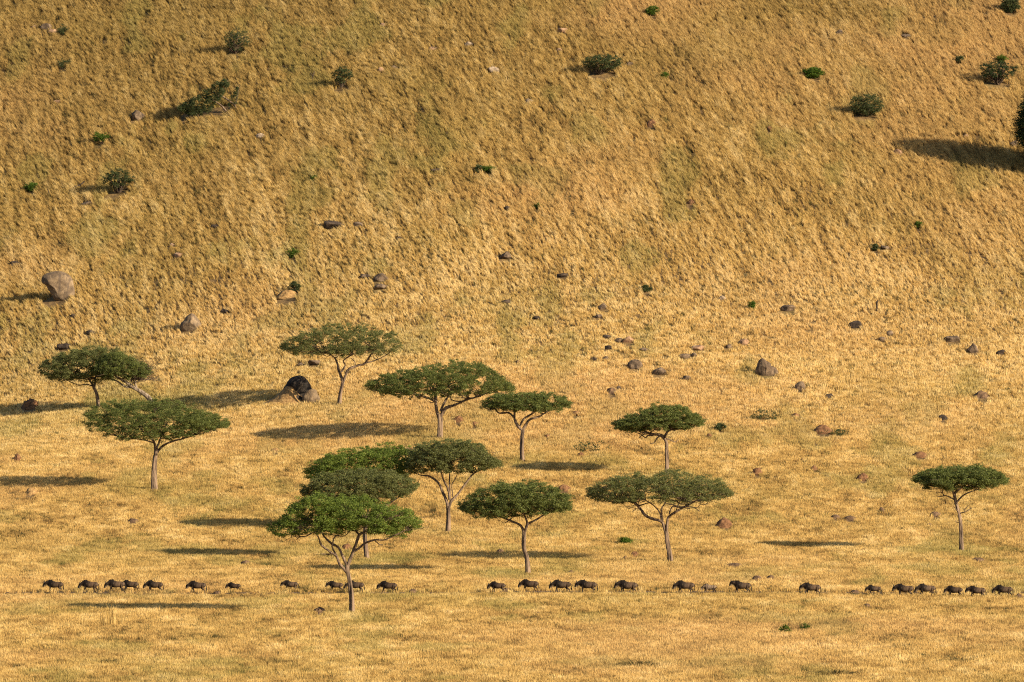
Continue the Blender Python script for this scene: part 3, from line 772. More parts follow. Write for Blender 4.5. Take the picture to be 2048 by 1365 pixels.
rock(586, 606, 787, 805, 'blackrock', 'dark slab in the hollow under the black rock', 122, tilt=0.6, planes=6)

ROCKS = [
 (263, 293, 220, 241, 'rock', 'grey rounded rock in the grass left of the fallen thorn bush', 201, {}),
 (977, 1000, 130, 147, 'palerock', 'whitish slanted rock high on the hill, upper middle', 202, dict(tilt=-0.5, depth=0.6)),
 (929, 949, 81, 93, 'palerock', 'pale rock near the top, uphill of the whitish slanted rock', 203, {}),
 (1051, 1068, 195, 207, 'palerock', 'small pale rounded rock below the wide spreading thorn bush', 204, {}),
 (648, 690, 441, 457, 'darkrock', 'long dark rock in mid-slope with a smaller brown rock to its right', 205, {}),
 (705, 727, 441, 455, 'rock', 'brown rock immediately right of the long dark mid-slope rock', 206, {}),
 (747, 779, 547, 562, 'rock', 'square brown rock, upper one of the mid-slope rock pair', 207, dict(planes=6)),
 (748, 776, 565, 579, 'rock', 'low brown rock directly below the square brown rock', 208, {}),
 (719, 741, 546, 557, 'rock', 'small rock half in grass left of the square brown rock', 209, {}),
 (997, 1026, 499, 518, 'rock', 'two-toned rock alone on the bright middle slope', 210, {}),
 (1113, 1138, 545, 555, 'darkrock', 'small rock with a dark left side on the pale middle slope', 211, {}),
 (1196, 1214, 603, 619, 'rock', 'upright grey rock standing above a brown clod', 212, dict(sharp=0.3)),
 (1190, 1207, 627, 636, 'rock', 'brown clod of rock just below the upright grey rock', 213, {}),
 (1067, 1082, 631, 639, 'darkrock', 'tiny dark rock left of and below the upright grey rock', 214, {}),
 (1002, 1024, 598, 607, 'darkrock', 'flat dark stone on the slope uphill of the largest acacia', 215, {}),
 (1438, 1452, 589, 600, 'palerock', 'small pale stone on the right middle slope above the pinkish rock', 216, {}),
 (1698, 1724, 638, 656, 'darkrock', 'dark domed rock just below the dead upright stump on the right', 217, {}),
 (1934, 1957, 681, 706, 'rock', 'pointed rock at the far right with a dark shaded left flank', 218, dict(sharp=0.4)),
 (1992, 2012, 697, 709, 'darkrock', 'low dark rock right of the far-right pointed rock', 219, {}),
 (1305, 1333, 731, 750, 'rock', 'jagged brown rock right of the rounded rock with a cleft', 222, dict(sharp=0.3)),
 (1364, 1382, 749, 761, 'rock', 'small brown rock right of and below the jagged rock', 223, {}),
 (1651, 1667, 785, 797, 'darkrock', 'small dark stone right of the grey wedge rock', 225, {}),
 (1477, 1498, 675, 690, 'redrock', 'smooth pinkish rock uphill left of the fin-shaped boulder', 226, {}),
 (1451, 1465, 687, 697, 'rock', 'small grey rock just left of the smooth pinkish rock', 227, {}),
 (1383, 1412, 688, 701, 'redrock', 'broad brownish-pink rock half covered by grass', 228, {}),
 (1358, 1381, 705, 717, 'rock', 'blocky brown rock below the broad brownish-pink rock', 229, {}),
 (1381, 1395, 704, 714, 'rock', 'round stone touching the right of the blocky brown rock', 230, {}),
 (1204, 1223, 668, 676, 'darkrock', 'thin dark slab, uppermost of the loose rock cluster', 231, {}),
 (1229, 1245, 674, 685, 'rock', 'dark-sided rock left of the pinkish dome in the loose cluster', 232, {}),
 (1244, 1270, 670, 685, 'redrock', 'pinkish dome of rock, largest in the loose cluster', 233, {}),
 (1207, 1225, 689, 699, 'darkrock', 'dark flat-topped rock at the lower left of the loose cluster', 234, {}),
 (1278, 1298, 694, 702, 'rock', 'low brown slab right of and below the pinkish dome', 235, {}),
 (1180, 1195, 714, 721, 'darkrock', 'small dark slab left of the rounded rock with a cleft', 236, {}),
 (1204, 1218, 711, 719, 'rock', 'small brown slab between the dark slab and the cleft rock', 237, {}),
 (106, 121, 198, 208, 'redrock', 'small pinkish stone high on the left slope', 238, {}),
 (62, 74, 48, 59, 'redrock', 'orange-pink stone, leftmost of the top-left rock group', 239, {}),
 (80, 108, 43, 61, 'rock', 'brown jagged rock in the middle of the top-left group', 240, {}),
 (96, 116, 56, 69, 'redrock', 'pinkish rock at the right of the top-left group', 241, {}),
 (1787, 1809, 296, 309, 'redrock', 'pale orange rock left of the big dark shadow on the hill', 242, {}),
 (2018, 2037, 279, 292, 'rock', 'brown rock at the upper edge of the big dark shadow', 243, {}),
 (1926, 1938, 267, 276, 'redrock', 'small reddish stone above the big dark shadow', 244, {}),
 (1252, 1269, 122, 134, 'rock', 'dark brown stone right of the wide spreading thorn bush', 245, {}),
 (511, 530, 264, 277, 'palerock', 'greyish pale stone downhill right of the fallen thorn bush', 246, {}),
 (861, 884, 335, 345, 'rock', 'flat brown stone left of the low green plants on the middle slope', 247, {}),
 (346, 366, 503, 516, 'redrock', 'light pinkish stone on the left middle slope', 248, {}),
 (337, 352, 484, 496, 'redrock', 'faint pink stone just above the light pinkish stone', 249, {}),
 (756, 770, 132, 146, 'redrock', 'orange-pink rock right of the small thorn tree', 250, {}),
 (782, 797, 129, 141, 'rock', 'brown rock right of the orange-pink rock near the thorn tree', 251, {}),
 (160, 186, 400, 411, 'rock', 'low grey rock below the dead log on the left slope', 252, {}),
 (420, 441, 447, 459, 'darkrock', 'dark stone alone on the left middle slope', 253, {}),
 (1008, 1021, 410, 421, 'darkrock', 'small dark upright stone on the upper middle slope', 254, {}),
 (790, 807, 471, 481, 'darkrock', 'dark stone right of the long dark mid-slope rock pair', 255, {}),
 (18, 41, 520, 532, 'darkrock', 'dark flat rock near the left edge above the big pale boulder', 256, {}),
 (138, 153, 627, 636, 'darkrock', 'dark stone just below and right of the big pale boulder', 257, {}),
 (172, 189, 659, 669, 'darkrock', 'dark peaked stone uphill of the leftmost acacias', 258, {}),
 (440, 461, 616, 627, 'darkrock', 'dark stone right of and above the pointed streaked boulder', 259, {}),
 (1888, 1922, 672, 684, 'rock', 'long low brown rock left of the far-right pointed rock', 260, {}),
 (1772, 1788, 659, 671, 'rock', 'small brown rock below and right of the dead stump', 261, {}),
 (1755, 1772, 671, 684, 'rock', 'brown stone partly in grass below the dead stump', 262, {}),
 (1560, 1592, 610, 622, 'rock', 'low brown outcrop left of the dead upright stump', 263, {}),
 (1761, 1779, 489, 500, 'rock', 'brown stone beside a green tuft on the right upper slope', 264, {}),
 (615, 641, 718, 731, 'rock', 'grassy brown rock below the left part of the open airy crown', 265, {}),
 (594, 610, 724, 732, 'rock', 'small brown stone left of the grassy brown rock', 266, {}),
 (1115, 1136, 54, 66, 'redrock', 'pinkish low rock near the top edge, upper middle', 267, {}),
 (1110, 1124, 95, 104, 'redrock', 'small pinkish stone left of and above the wide thorn bush', 268, {}),
 (758, 776, 44, 54, 'redrock', 'faint pink rock near the top edge left of the pale rock', 269, {}),
 (857, 878, 92, 100, 'redrock', 'low pink slab left of the pale rock near the top', 270, {}),
 (1671, 1689, 56, 72, 'rock', 'brown rock near the top of the right slope', 271, {}),
 (1800, 1825, 66, 77, 'rock', 'flat dark-brown rock high on the right slope', 272, {}),
 (1232, 1243, 770, 779, 'darkrock', 'tiny dark stone beside the dark brown clump', 273, {}),
]
for x0, x1, yt, yb, k, lab, sd, kw in ROCKS:
    rock(x0, x1, yt, yb, k, lab, sd, **kw)

MOUNDS = [
 (38, 84, 797, 819, 'redearth', 'broad reddish mound at the left, below the furthest-left acacia', 301),
 (22, 47, 907, 922, 'redearth', 'small reddish mound at the left edge above the dark tree shadow', 302),
 (44, 81, 975, 991, 'strawearth', 'straw-covered low mound just below the left-edge tree shadow', 303),
 (538, 562, 896, 906, 'strawearth', 'low straw-coloured mound between two left acacia shadows', 304),
 (904, 929, 831, 845, 'redearth', 'red mound right of the largest acacia\'s trunk', 305),
 (937, 961, 843, 852, 'redearth', 'double red mound further right of the largest acacia\'s trunk', 306),
 (1086, 1104, 869, 876, 'redearth', 'faint red mound right of the small touching acacia\'s trunk', 307),
 (1152, 1172, 904, 914, 'redearth', 'red mound above the thin shadow in the middle', 308),
 (1112, 1146, 969, 983, 'redearth', 'pinkish mound right of the domed acacia\'s crown', 309),
 (1141, 1163, 822, 831, 'redearth', 'low red mound right of the small touching acacia\'s crown', 310),
 (1428, 1470, 1035, 1057, 'redearth', 'biggest red mound, right of the broad thin-leaved acacia', 311),
 (1257, 1282, 1103, 1113, 'redearth', 'brown-red mound left of the broad acacia\'s trunk foot', 312),
 (1243, 1259, 1112, 1120, 'browearth', 'smaller mound touching the brown-red mound left of the broad acacia', 313),
 (1132, 1153, 1140, 1149, 'browearth', 'peaked brown mound just behind the middle wildebeest', 314),
 (991, 1011, 1098, 1106, 'browearth', 'small mound on the edge of the shadow left of the domed acacia', 315),
 (622, 656, 1214, 1228, 'browearth', 'dark dome left of the bright front acacia\'s trunk foot', 316),
 (1065, 1086, 1225, 1230, 'browearth', 'flat dark mound alone on the near plain, lower middle', 317),
 (1501, 1527, 1151, 1164, 'browearth', 'grey-brown mound right behind the big raised-head wildebeest', 318),
 (1530, 1552, 1150, 1161, 'browearth', 'dark-headed mound right of the grey-brown one behind the herd', 319),
 (1722, 1746, 1207, 1216, 'browearth', 'low dark mound on the near plain at the right', 320),
 (2027, 2050, 1187, 1199, 'browearth', 'dark mound cut by the right edge at the end of the herd', 321),
 (1624, 1668, 849, 868, 'redearth', 'wide red mound on the right slope foot', 322),
 (1580, 1601, 826, 837, 'redearth', 'small red mound uphill left of the wide red mound', 323),
 (1820, 1859, 903, 916, 'redearth', 'low reddish mound above the lone far-right acacia', 324),
 (1619, 1638, 930, 942, 'redearth', 'small round red mound at right, above the peaked one', 325),
 (1600, 1611, 916, 923, 'redearth', 'tiny red mound above the small round red mound', 326),
 (1502, 1528, 935, 951, 'redearth', 'rounded red mound above the biggest red mound', 327),
 (1711, 1741, 946, 962, 'redearth', 'peaked red mound between the wide mound and the lone acacia', 328),
 (1683, 1718, 1031, 1042, 'browearth', 'brown mound right of and above the lone shadow at right', 329),
 (1756, 1771, 1014, 1026, 'browearth', 'small brown peaked mound left of the lone acacia\'s trunk', 330),
 (1657, 1684, 1029, 1039, 'browearth', 'low brown hump beside the brown mound above the lone shadow', 331),
 (1856, 1886, 1023, 1034, 'browearth', 'brown mound immediately left of the lone acacia\'s trunk', 332),
 (1852, 1866, 1046, 1053, 'browearth', 'tiny mound below the one left of the lone acacia', 333),
 (1938, 1976, 1115, 1124, 'browearth', 'flat brown mound in front of the lone far-right acacia', 334),
 (479, 503, 1121, 1130, 'browearth', 'low brown mound below the left-middle tree shadow', 335),
 (680, 707, 1087, 1099, 'redearth', 'reddish mound seen between the limbs of the bright front acacia', 336),
 (704, 717, 1109, 1115, 'browearth', 'small mound left of the greyish acacia\'s trunk foot', 337),
 (250, 282, 1037, 1046, 'browearth', 'greyish flat mound in open grass below the wide dark acacia', 338),
 (1698, 1722, 1180, 1187, 'browearth', 'flat mound left of the small wildebeest on the right', 339),
 (1626, 1639, 1109, 1116, 'browearth', 'tiny mound below the lone shadow at right', 340),
 (1720, 1735, 1097, 1104, 'browearth', 'tiny mound right of the lone shadow at right', 341),
 (425, 443, 1182, 1188, 'browearth', 'small mound below the track between two left wildebeest', 342),
 (382, 398, 1153, 1158, 'browearth', 'tiny mound just above the sixth wildebeest from the left', 343),
 (770, 785, 1152, 1159, 'browearth', 'small grey mound above the wildebeest right of the front trunk', 344),
 (815, 838, 1178, 1186, 'browearth', 'dark clod on the track right of the front acacia', 345),
 (1000, 1023, 1176, 1183, 'browearth', 'dark clod at the hooves of the small wildebeest in the middle', 346),
 (1944, 1982, 781, 797, 'browearth', 'dark grassy hump near the right edge of the slope foot', 347),
 (1873, 1898, 829, 841, 'darkrock', 'dark grey hump left below the grassy hump', 348),
 (1411, 1426, 867, 876, 'redearth', 'small red mound right of the compact dark acacia', 349),
 (1210, 1236, 775, 788, 'browearth', 'dark brown crumbling clump below the loose rock cluster', 350),
 (1290, 1317, 238, 254, 'redearth', 'reddish-brown earth mound high on the hill, right of middle', 351),
 (1371, 1393, 398, 409, 'redearth', 'brown earth mound in mid-hill, right of middle', 352),
 (1530, 1548, 252, 263, 'redearth', 'small reddish mound on the upper right slope', 353),
 (548, 600, 580, 597, 'strawearth', 'bare earth mound with a dark little bush on top', 354),
 (1447, 1489, 1126, 1134, 'browearth', 'flat brown hump on the plain right of the broad acacia', 355),
 (1030, 1040, 720, 728, 'browearth', 'small brown clod uphill between the two touching acacias', 356),
]
for m_ in MOUNDS:
    mound(*m_)

# ------------------------------------------------------------------ bushes and small plants
def bush(x0, x1, yt, yb, leaf, label, seed, n=60, per=38, size=0.095, twigs=14, base=None, name='thorn_bush', cat='bush',
         group='bushes scattered on the hillside', flat=False, bark='twig', rad=0.26, lean=0.0, keep=0.3, gapf=0.0):
    r = np.random.default_rng(seed)
    bx = (x0 + x1) / 2 if base is None else base
    p, s = at(bx, yb)
    t = thing(name, label, cat, p, 0, group)
    w = (x1 - x0) / s * 1.08; h = (yb - yt) / s * 1.15; cx = ((x0 + x1) / 2 - bx) / s
    n = int(n * 2.0)
    k = 0; C = []
    while len(C) < n:
        d = r.normal(size=3); d /= np.linalg.norm(d); d *= r.random() ** 0.35
        z = (0.60 + 0.40 * d[2]) if flat else (0.5 + 0.5 * d[2])
        q = np.array([cx + d[0] * w / 2 + lean * (z - 0.5) * w, d[1] * w * 0.42, z * h])
        C.append(q)
    C = np.array(C)
    mb = MB()
    for q in C[:twigs]:
        k = np.linspace(0, 1, 5)[:, None]
        pts = np.array([0.0, 0, -0.1]) * (1 - k) + (q * 0.97) * k
        pts[:, 2] = -0.1 + (q[2] + 0.1) * k[:, 0] ** (0.8)
        pts[1:-1] += r.normal(size=(3, 3)) * 0.05 * h
        mb.tube(pts, np.linspace(max(0.035, 0.02 * h + 0.02), 0.012, 5), 5)
        e = q + r.normal(size=3) * 0.2 * h
        mb.tube([pts[3], (pts[3] + e) / 2 + 0.03, e], [0.02, 0.014, 0.008], 3)
    if twigs:
        st = obj('stems', mb.mesh('stems'), M[bark], t)
        st['kind'] = 'stuff'
    fo = obj('foliage', leaf_mesh('foliage', C, per, rad * 1.15, rad * 0.7, size, seed), M[leaf], t)
    fo['kind'] = 'stuff'
    KEEP.append((p.x + cx, p.y, w * keep))
    if group.startswith('bushes'):
        for k_ in range(1, 4): KEEP.append((p.x + cx, p.y - k_ * 0.9, w * 0.38))
    return t
# the fallen thorn bush with bare stems
r = np.random.default_rng(401)
p, s = at(452, 228)
t = thing('fallen_acacia', 'fallen thorn bush, a slanting dark green mass with bare stems at its right end', 'bush', p, 0, 'bushes scattered on the hillside')
C = []
poly_top = np.array([(358, 215), (372, 204), (395, 192), (415, 178), (432, 165), (446, 159), (458, 162)], float)
poly_bot = np.array([(358, 219), (375, 229), (395, 233), (420, 222), (440, 200), (450, 180), (458, 168)], float)
for i in range(430):
    xx = r.uniform(358, 456); a = np.interp(xx, poly_top[:, 0], poly_top[:, 1]); b = np.interp(xx, poly_bot[:, 0], poly_bot[:, 1])
    C.append(((xx - 452) / s, r.uniform(-1.5, 1.5), (228 - (a + (b - a) * r.random())) / s))
for i in range(34):
    k = r.random(); C.append(((475 - 22 * (1 - k) * r.random() - 452) / s, r.uniform(-0.5, 0.5), (228 - (175 + 38 * (1 - k))) / s))
fo = obj('foliage', leaf_mesh('foliage', np.array(C), 55, 0.34, 0.24, 0.085, 401), M['bushleaf'], t); fo['kind'] = 'stuff'
def stem(t, pts, w, s, bx, by, mat, name='stem', dy=0.0):
    B = resample([((a - bx) / s, dy * i, (by - b) / s, ww / s / 2) for i, (a, b, ww) in enumerate(pts)], 0.25)
    mb = MB(); mb.tube(B[:, :3], B[:, 3], 6, 0.2); return obj(name, mb.mesh(name), mat, t)
stem(t, [(474, 230, 4), (472, 216, 4), (466, 208, 4), (455, 200, 3.5), (440, 190, 2.5), (425, 185, 2)], 1, s, 452, 228, M['bark'])
stem(t, [(452, 222, 4), (444, 213, 3.5), (438, 208, 3), (425, 200, 2)], 1, s, 452, 228, M['bark'], dy=-0.3)
stem(t, [(470, 213, 2), (474, 195, 2), (479, 172, 1.5)], 1, s, 452, 228, M['barkdark'])
stem(t, [(430, 200, 3), (446, 180, 2), (456, 160, 1.5)], 1, s, 452, 228, M['barkdark'])

for k_ in range(6):
    for j_ in range(-3, 4): KEEP.append((at(415 + j_ * 14, 226)[0].x, at(415, 226)[0].y - k_ * 0.8 + 0.8, 0.8))
bush(187, 217, 266, 290, 'brightbush', 'small dark green tree-like shrub with its shadow, left slope', 402, n=26, base=204, flat=True, twigs=8)
bush(205, 268, 345, 387, 'bushleaf', 'open spreading thorn tree on the left slope, twigs showing through', 403, n=70, per=46, base=237, flat=True, twigs=30, bark='barkdark', rad=0.28)
bush(50, 79, 368, 384, 'brightbush', 'bright green low shrub at the left, beside a dead log', 404, n=40, base=64)
bush(448, 498, 62, 107, 'bushleaf', 'grey-green bush with bare twigs showing, near the top left', 405, n=80, per=26, base=470, twigs=40, bark='twig', rad=0.3)
bush(666, 706, 138, 177, 'bushleaf', 'little upright thorn tree with yellowing leaves, upper middle', 406, n=50, base=683, flat=True, twigs=14, bark='barkdark')
bush(1168, 1241, 114, 150, 'bushleaf', 'wide flat spreading thorn bush with its shadow, upper middle', 407, n=90, per=50, base=1197, flat=True, twigs=34, bark='barkdark', rad=0.3)
bush(1700, 1763, 193, 233, 'bushleaf', 'dense grey-green rounded bush on the right slope', 408, n=150, per=30, base=1735, twigs=10, rad=0.32)
bush(1960, 2031, 127, 170, 'leafdark', 'dark twiggy sparse bush near the right edge', 409, n=90, per=36, base=1997, flat=True, twigs=48, bark='barkdark', rad=0.3)
bush(1607, 1647, 138, 157, 'brightbush', 'bright green flat bush, upper right slope', 410, n=80, base=1627, twigs=4)
bush(2003, 2039, 0, 26, 'bushleaf', 'round dark green bush in the top right corner', 411, n=90, base=2022, twigs=5, rad=0.34)
bush(1293, 1317, 15, 32, 'brightbush', 'small green bush near the top edge', 412, n=36, base=1305, twigs=3)
bush(948, 966, 332, 346, 'bushleaf', 'left of two low green plants on the middle slope', 413, n=22, twigs=2)
bush(964, 992, 334, 346, 'brightbush', 'right and wider of two low green plants on the middle slope', 414, n=34, twigs=2)
bush(577, 600, 566, 586, 'bushleaf', 'dark little bush growing on the bare earth mound', 415, n=30, twigs=5)
bush(575, 596, 500, 516, 'brightbush', 'sparse green plant above the bare earth mound', 416, n=14, twigs=2)
bush(1558, 1583, 1252, 1271, 'brightbush', 'leafy green herb on the near plain, lower right', 417, n=26, per=20, twigs=8, group='low plants on the plain', name='green_herb', cat='plant', size=0.06, rad=0.14)
bush(1600, 1619, 1249, 1262, 'brightbush', 'smaller green herb right of the leafy one on the near plain', 418, n=18, per=20, twigs=5, group='low plants on the plain', name='green_herb', cat='plant', size=0.06, rad=0.13)
bush(1283, 1302, 572, 584, 'bushleaf', 'greenish tuft on the slope right of the upright grey rock', 419, n=16, twigs=2)
bush(1497, 1510, 606, 621, 'brightbush', 'little bright green plant above the smooth pinkish rock', 420, n=14, twigs=2)
bush(1068, 1084, 408, 418, 'brightbush', 'small green plant on the upper middle slope', 421, n=14, twigs=2)
bush(1829, 1845, 446, 457, 'brightbush', 'small green plant on the right upper slope, below the big shadow', 422, n=14, twigs=2)
bush(1323, 1337, 147, 160, 'brightbush', 'small green plant right of the wide thorn bush', 423, n=14, twigs=2)
bush(1431, 1452, 849, 863, 'bushleaf', 'small shrub right of the compact dark acacia', 424, n=20, twigs=4)
bush(1234, 1264, 1077, 1090, 'brightbush', 'low green sprawling herb left of the broad acacia\'s trunk', 425, n=30, per=22, twigs=4, group='low plants on the plain', name='green_herb', cat='plant')
bush(622, 636, 354, 366, 'brightbush', 'tiny green plant on the upper left slope', 426, n=12, twigs=2)
bush(1994, 2014, 112, 127, 'brightbush', 'small green plant just above the dark twiggy bush', 427, n=20, twigs=2)
bush(1912, 1928, 114, 128, 'bushleaf', 'small green plant left of the dark twiggy bush', 428, n=16, twigs=2)
bush(1742, 1760, 490, 502, 'bushleaf', 'green tuft touching a brown stone, right upper slope', 429, n=16, twigs=2)
bush(115, 140, 118, 138, 'bushleaf', 'faint dark green plant below the top-left rock group', 430, n=20, per=20, twigs=3)
bush(118, 136, 52, 72, 'bushleaf', 'grey-green bush right of the top-left rock group', 431, n=22, per=22, twigs=3)
bush(1640, 1700, 860, 873, 'bushleaf', 'low green weeds spreading below the wide red mound', 432, n=16, per=18, twigs=0, group='low plants on the plain', name='green_weeds', cat='plant')
bush(1150, 1220, 885, 905, 'bushleaf', 'thin green weeds above the thin middle shadow', 433, n=24, per=16, twigs=0, group='low plants on the plain', name='green_weeds', cat='plant')
bush(1500, 1560, 822, 842, 'bushleaf', 'green weeds on the slope foot right of the compact acacia', 434, n=30, per=16, twigs=0, group='low plants on the plain', name='green_weeds', cat='plant')

# dead wood
def dead(pts, label, name, bx, by, forks=(), cat='dead tree'):
    p, s = at(bx, by)
    t = thing(name, label, cat, p, 0, None)
    stem(t, pts, 1, s, bx, by, M['barkdark'], name='trunk')
    for f in forks: stem(t, f, 1, s, bx, by, M['barkdark'], name='branch')
dead([(1754, 628, 4), (1754, 618, 3.6), (1754, 608, 3.5), (1756, 600, 2)], 'dead upright stump on the right slope', 'dead_stump', 1754, 627, [[(1754, 612, 2.4), (1752, 607, 2), (1753, 603, 1.6)]])
dead([(137, 384, 3.5), (150, 375, 4), (161, 370, 3.5), (169, 363, 2.5)], 'dead grey log slanting up from the grass beside the bright shrub', 'dead_log', 145, 386, [[(150, 375, 2), (151, 383, 1.5)]])
dead([(97, 398, 2.5), (98, 388, 2.5), (95, 378, 1.6)], 'thin bent dead stick between the bright shrub and the log', 'dead_stick', 97, 398, [])
dead([(625, 168, 3), (625, 155, 2.5), (629, 143, 1.6)], 'thin forked dead sapling left of the little upright thorn tree', 'dead_sapling', 625, 168, [[(625, 153, 2), (621, 146, 1.4)]])

# ------------------------------------------------------------------ wildebeest
def make_hide():
    m, nt, nd, lk = new_mat('wildebeest_hide')
    tc = N(nt, 'ShaderNodeTexCoord'); v = tc.outputs['Object']
    sx = N(nt, 'ShaderNodeSeparateXYZ'); lk.new(v, sx.inputs[0])
    mr = N(nt, 'ShaderNodeMapRange'); mr.inputs[1].default_value = -1.1; mr.inputs[2].default_value = 0.9
    lk.new(sx.outputs['X'], mr.inputs[0])
    c = ramp(nt, mr.outputs[0], [(0.0, (0.012, 0.010, 0.009)), (0.06, (0.016, 0.012, 0.010)), (0.11, (0.15, 0.105, 0.072)), (0.17, (0.045, 0.032, 0.024)), (0.42, (0.018, 0.013, 0.011)),
                                 (0.55, (0.060, 0.041, 0.028)), (0.74, (0.165, 0.112, 0.074)), (1.0, (0.13, 0.088, 0.058))])
    st = noise(nt, mapping(nt, v, scale=(6, 0.6, 1.0)), 1.0, 3, 0.6, 0.3)
    c = mixc(nt, ramp(nt, st, [(0.48, g1(0)), (0.56, g1(0.8))]), c, (0.012, 0.009, 0.008))
    st2 = noise(nt, mapping(nt, v, scale=(5, 0.6, 1.6), loc=(3, 1, 2)), 1.0, 3, 0.6, 0.3)
    c = mixc(nt, ramp(nt, st2, [(0.56, g1(0)), (0.62, g1(0.5))]), c, (0.17, 0.125, 0.09))
    oi = N(nt, 'ShaderNodeObjectInfo')
    c = mixc(nt, 1.0, c, ramp(nt, oi.outputs['Random'], [(0, (0.42, 0.38, 0.36)), (1, (0.78, 0.72, 0.68))]), 'MULTIPLY')
    n1 = noise(nt, v, 2.2, 3, 0.6)
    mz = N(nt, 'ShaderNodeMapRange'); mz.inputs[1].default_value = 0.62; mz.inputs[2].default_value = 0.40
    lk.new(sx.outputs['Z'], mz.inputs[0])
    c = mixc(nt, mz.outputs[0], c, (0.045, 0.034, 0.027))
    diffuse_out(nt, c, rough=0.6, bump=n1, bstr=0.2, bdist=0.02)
    return m
M['hide'] = make_hide()
m, nt, nd, lk = new_mat('calf_hide')
tc = N(nt, 'ShaderNodeTexCoord')
n1 = noise(nt, mapping(nt, tc.outputs['Object'], scale=(5, 1, 2)), 1.0, 3, 0.6)
diffuse_out(nt, ramp(nt, n1, [(0.4, (0.075, 0.052, 0.038)), (0.6, (0.20, 0.14, 0.095))]), rough=0.7); M['calf'] = m
m, nt, nd, lk = new_mat('dark_hair'); diffuse_out(nt, (0.018, 0.014, 0.012), rough=0.7); M['hair'] = m
m, nt, nd, lk = new_mat('pale_beard'); diffuse_out(nt, (0.16, 0.115, 0.08), rough=0.8); M['beard'] = m
m, nt, nd, lk = new_mat('horn'); diffuse_out(nt, (0.045, 0.038, 0.032), rough=0.45); M['horn'] = m

def blend_mesh(name, mb, voxel=0.036):
    """fuse overlapping closed shells into one continuous smooth skin"""
    o = bpy.data.objects.new(name + '_tmp', mb.mesh(name)); COL.objects.link(o)
    rm = o.modifiers.new('remesh', 'REMESH'); rm.mode = 'VOXEL'; rm.voxel_size = voxel; rm.use_smooth_shade = True
    sm = o.modifiers.new('smooth', 'SMOOTH'); sm.factor = 0.5; sm.iterations = 3
    dg = bpy.context.evaluated_depsgraph_get()
    res = bpy.data.meshes.new_from_object(o.evaluated_get(dg))
    res.name = name
    COL.objects.unlink(o); bpy.data.objects.remove(o)
    return res
def loft(mb, rings, sides=14):
    """closed body from rings (x, z_top, z_bottom, half_width, tilt)"""
    P = []
    for x, zt, zb, hw, tl in rings:
        a = np.arange(sides) * 2 * math.pi / sides
        cz, rz_ = (zt + zb) / 2, (zt - zb) / 2
        yy = np.sign(np.cos(a)) * np.abs(np.cos(a)) ** 0.85 * hw
        zz = np.sin(a) * rz_
        yy *= 1 - 0.18 * np.sin(a)                      # belly a little wider than the back
        P.append(np.stack([x + zz * tl, yy, cz + zz], -1))
    P = np.array(P); n = len(P)
    i = np.arange(n - 1)[:, None] * sides; j = np.arange(sides)[None, :]; j2 = (j + 1) % sides
    mb.add(P.reshape(-1, 3), np.stack([i + j, i + sides + j, i + sides + j2, i + j2], -1).reshape(-1, 4), 4)
    mb.add(P[0], np.array([list(range(sides))]), sides); mb.add(P[-1], np.array([list(range(sides))[::-1]]), sides)
def smooth_rings(R, k=4):
    R = np.array(R, float); t = np.arange(len(R)); tt = np.linspace(0, len(R) - 1, (len(R) - 1) * k + 1)
    return np.stack([np.interp(tt, t, R[:, c]) for c in range(R.shape[1])], -1)
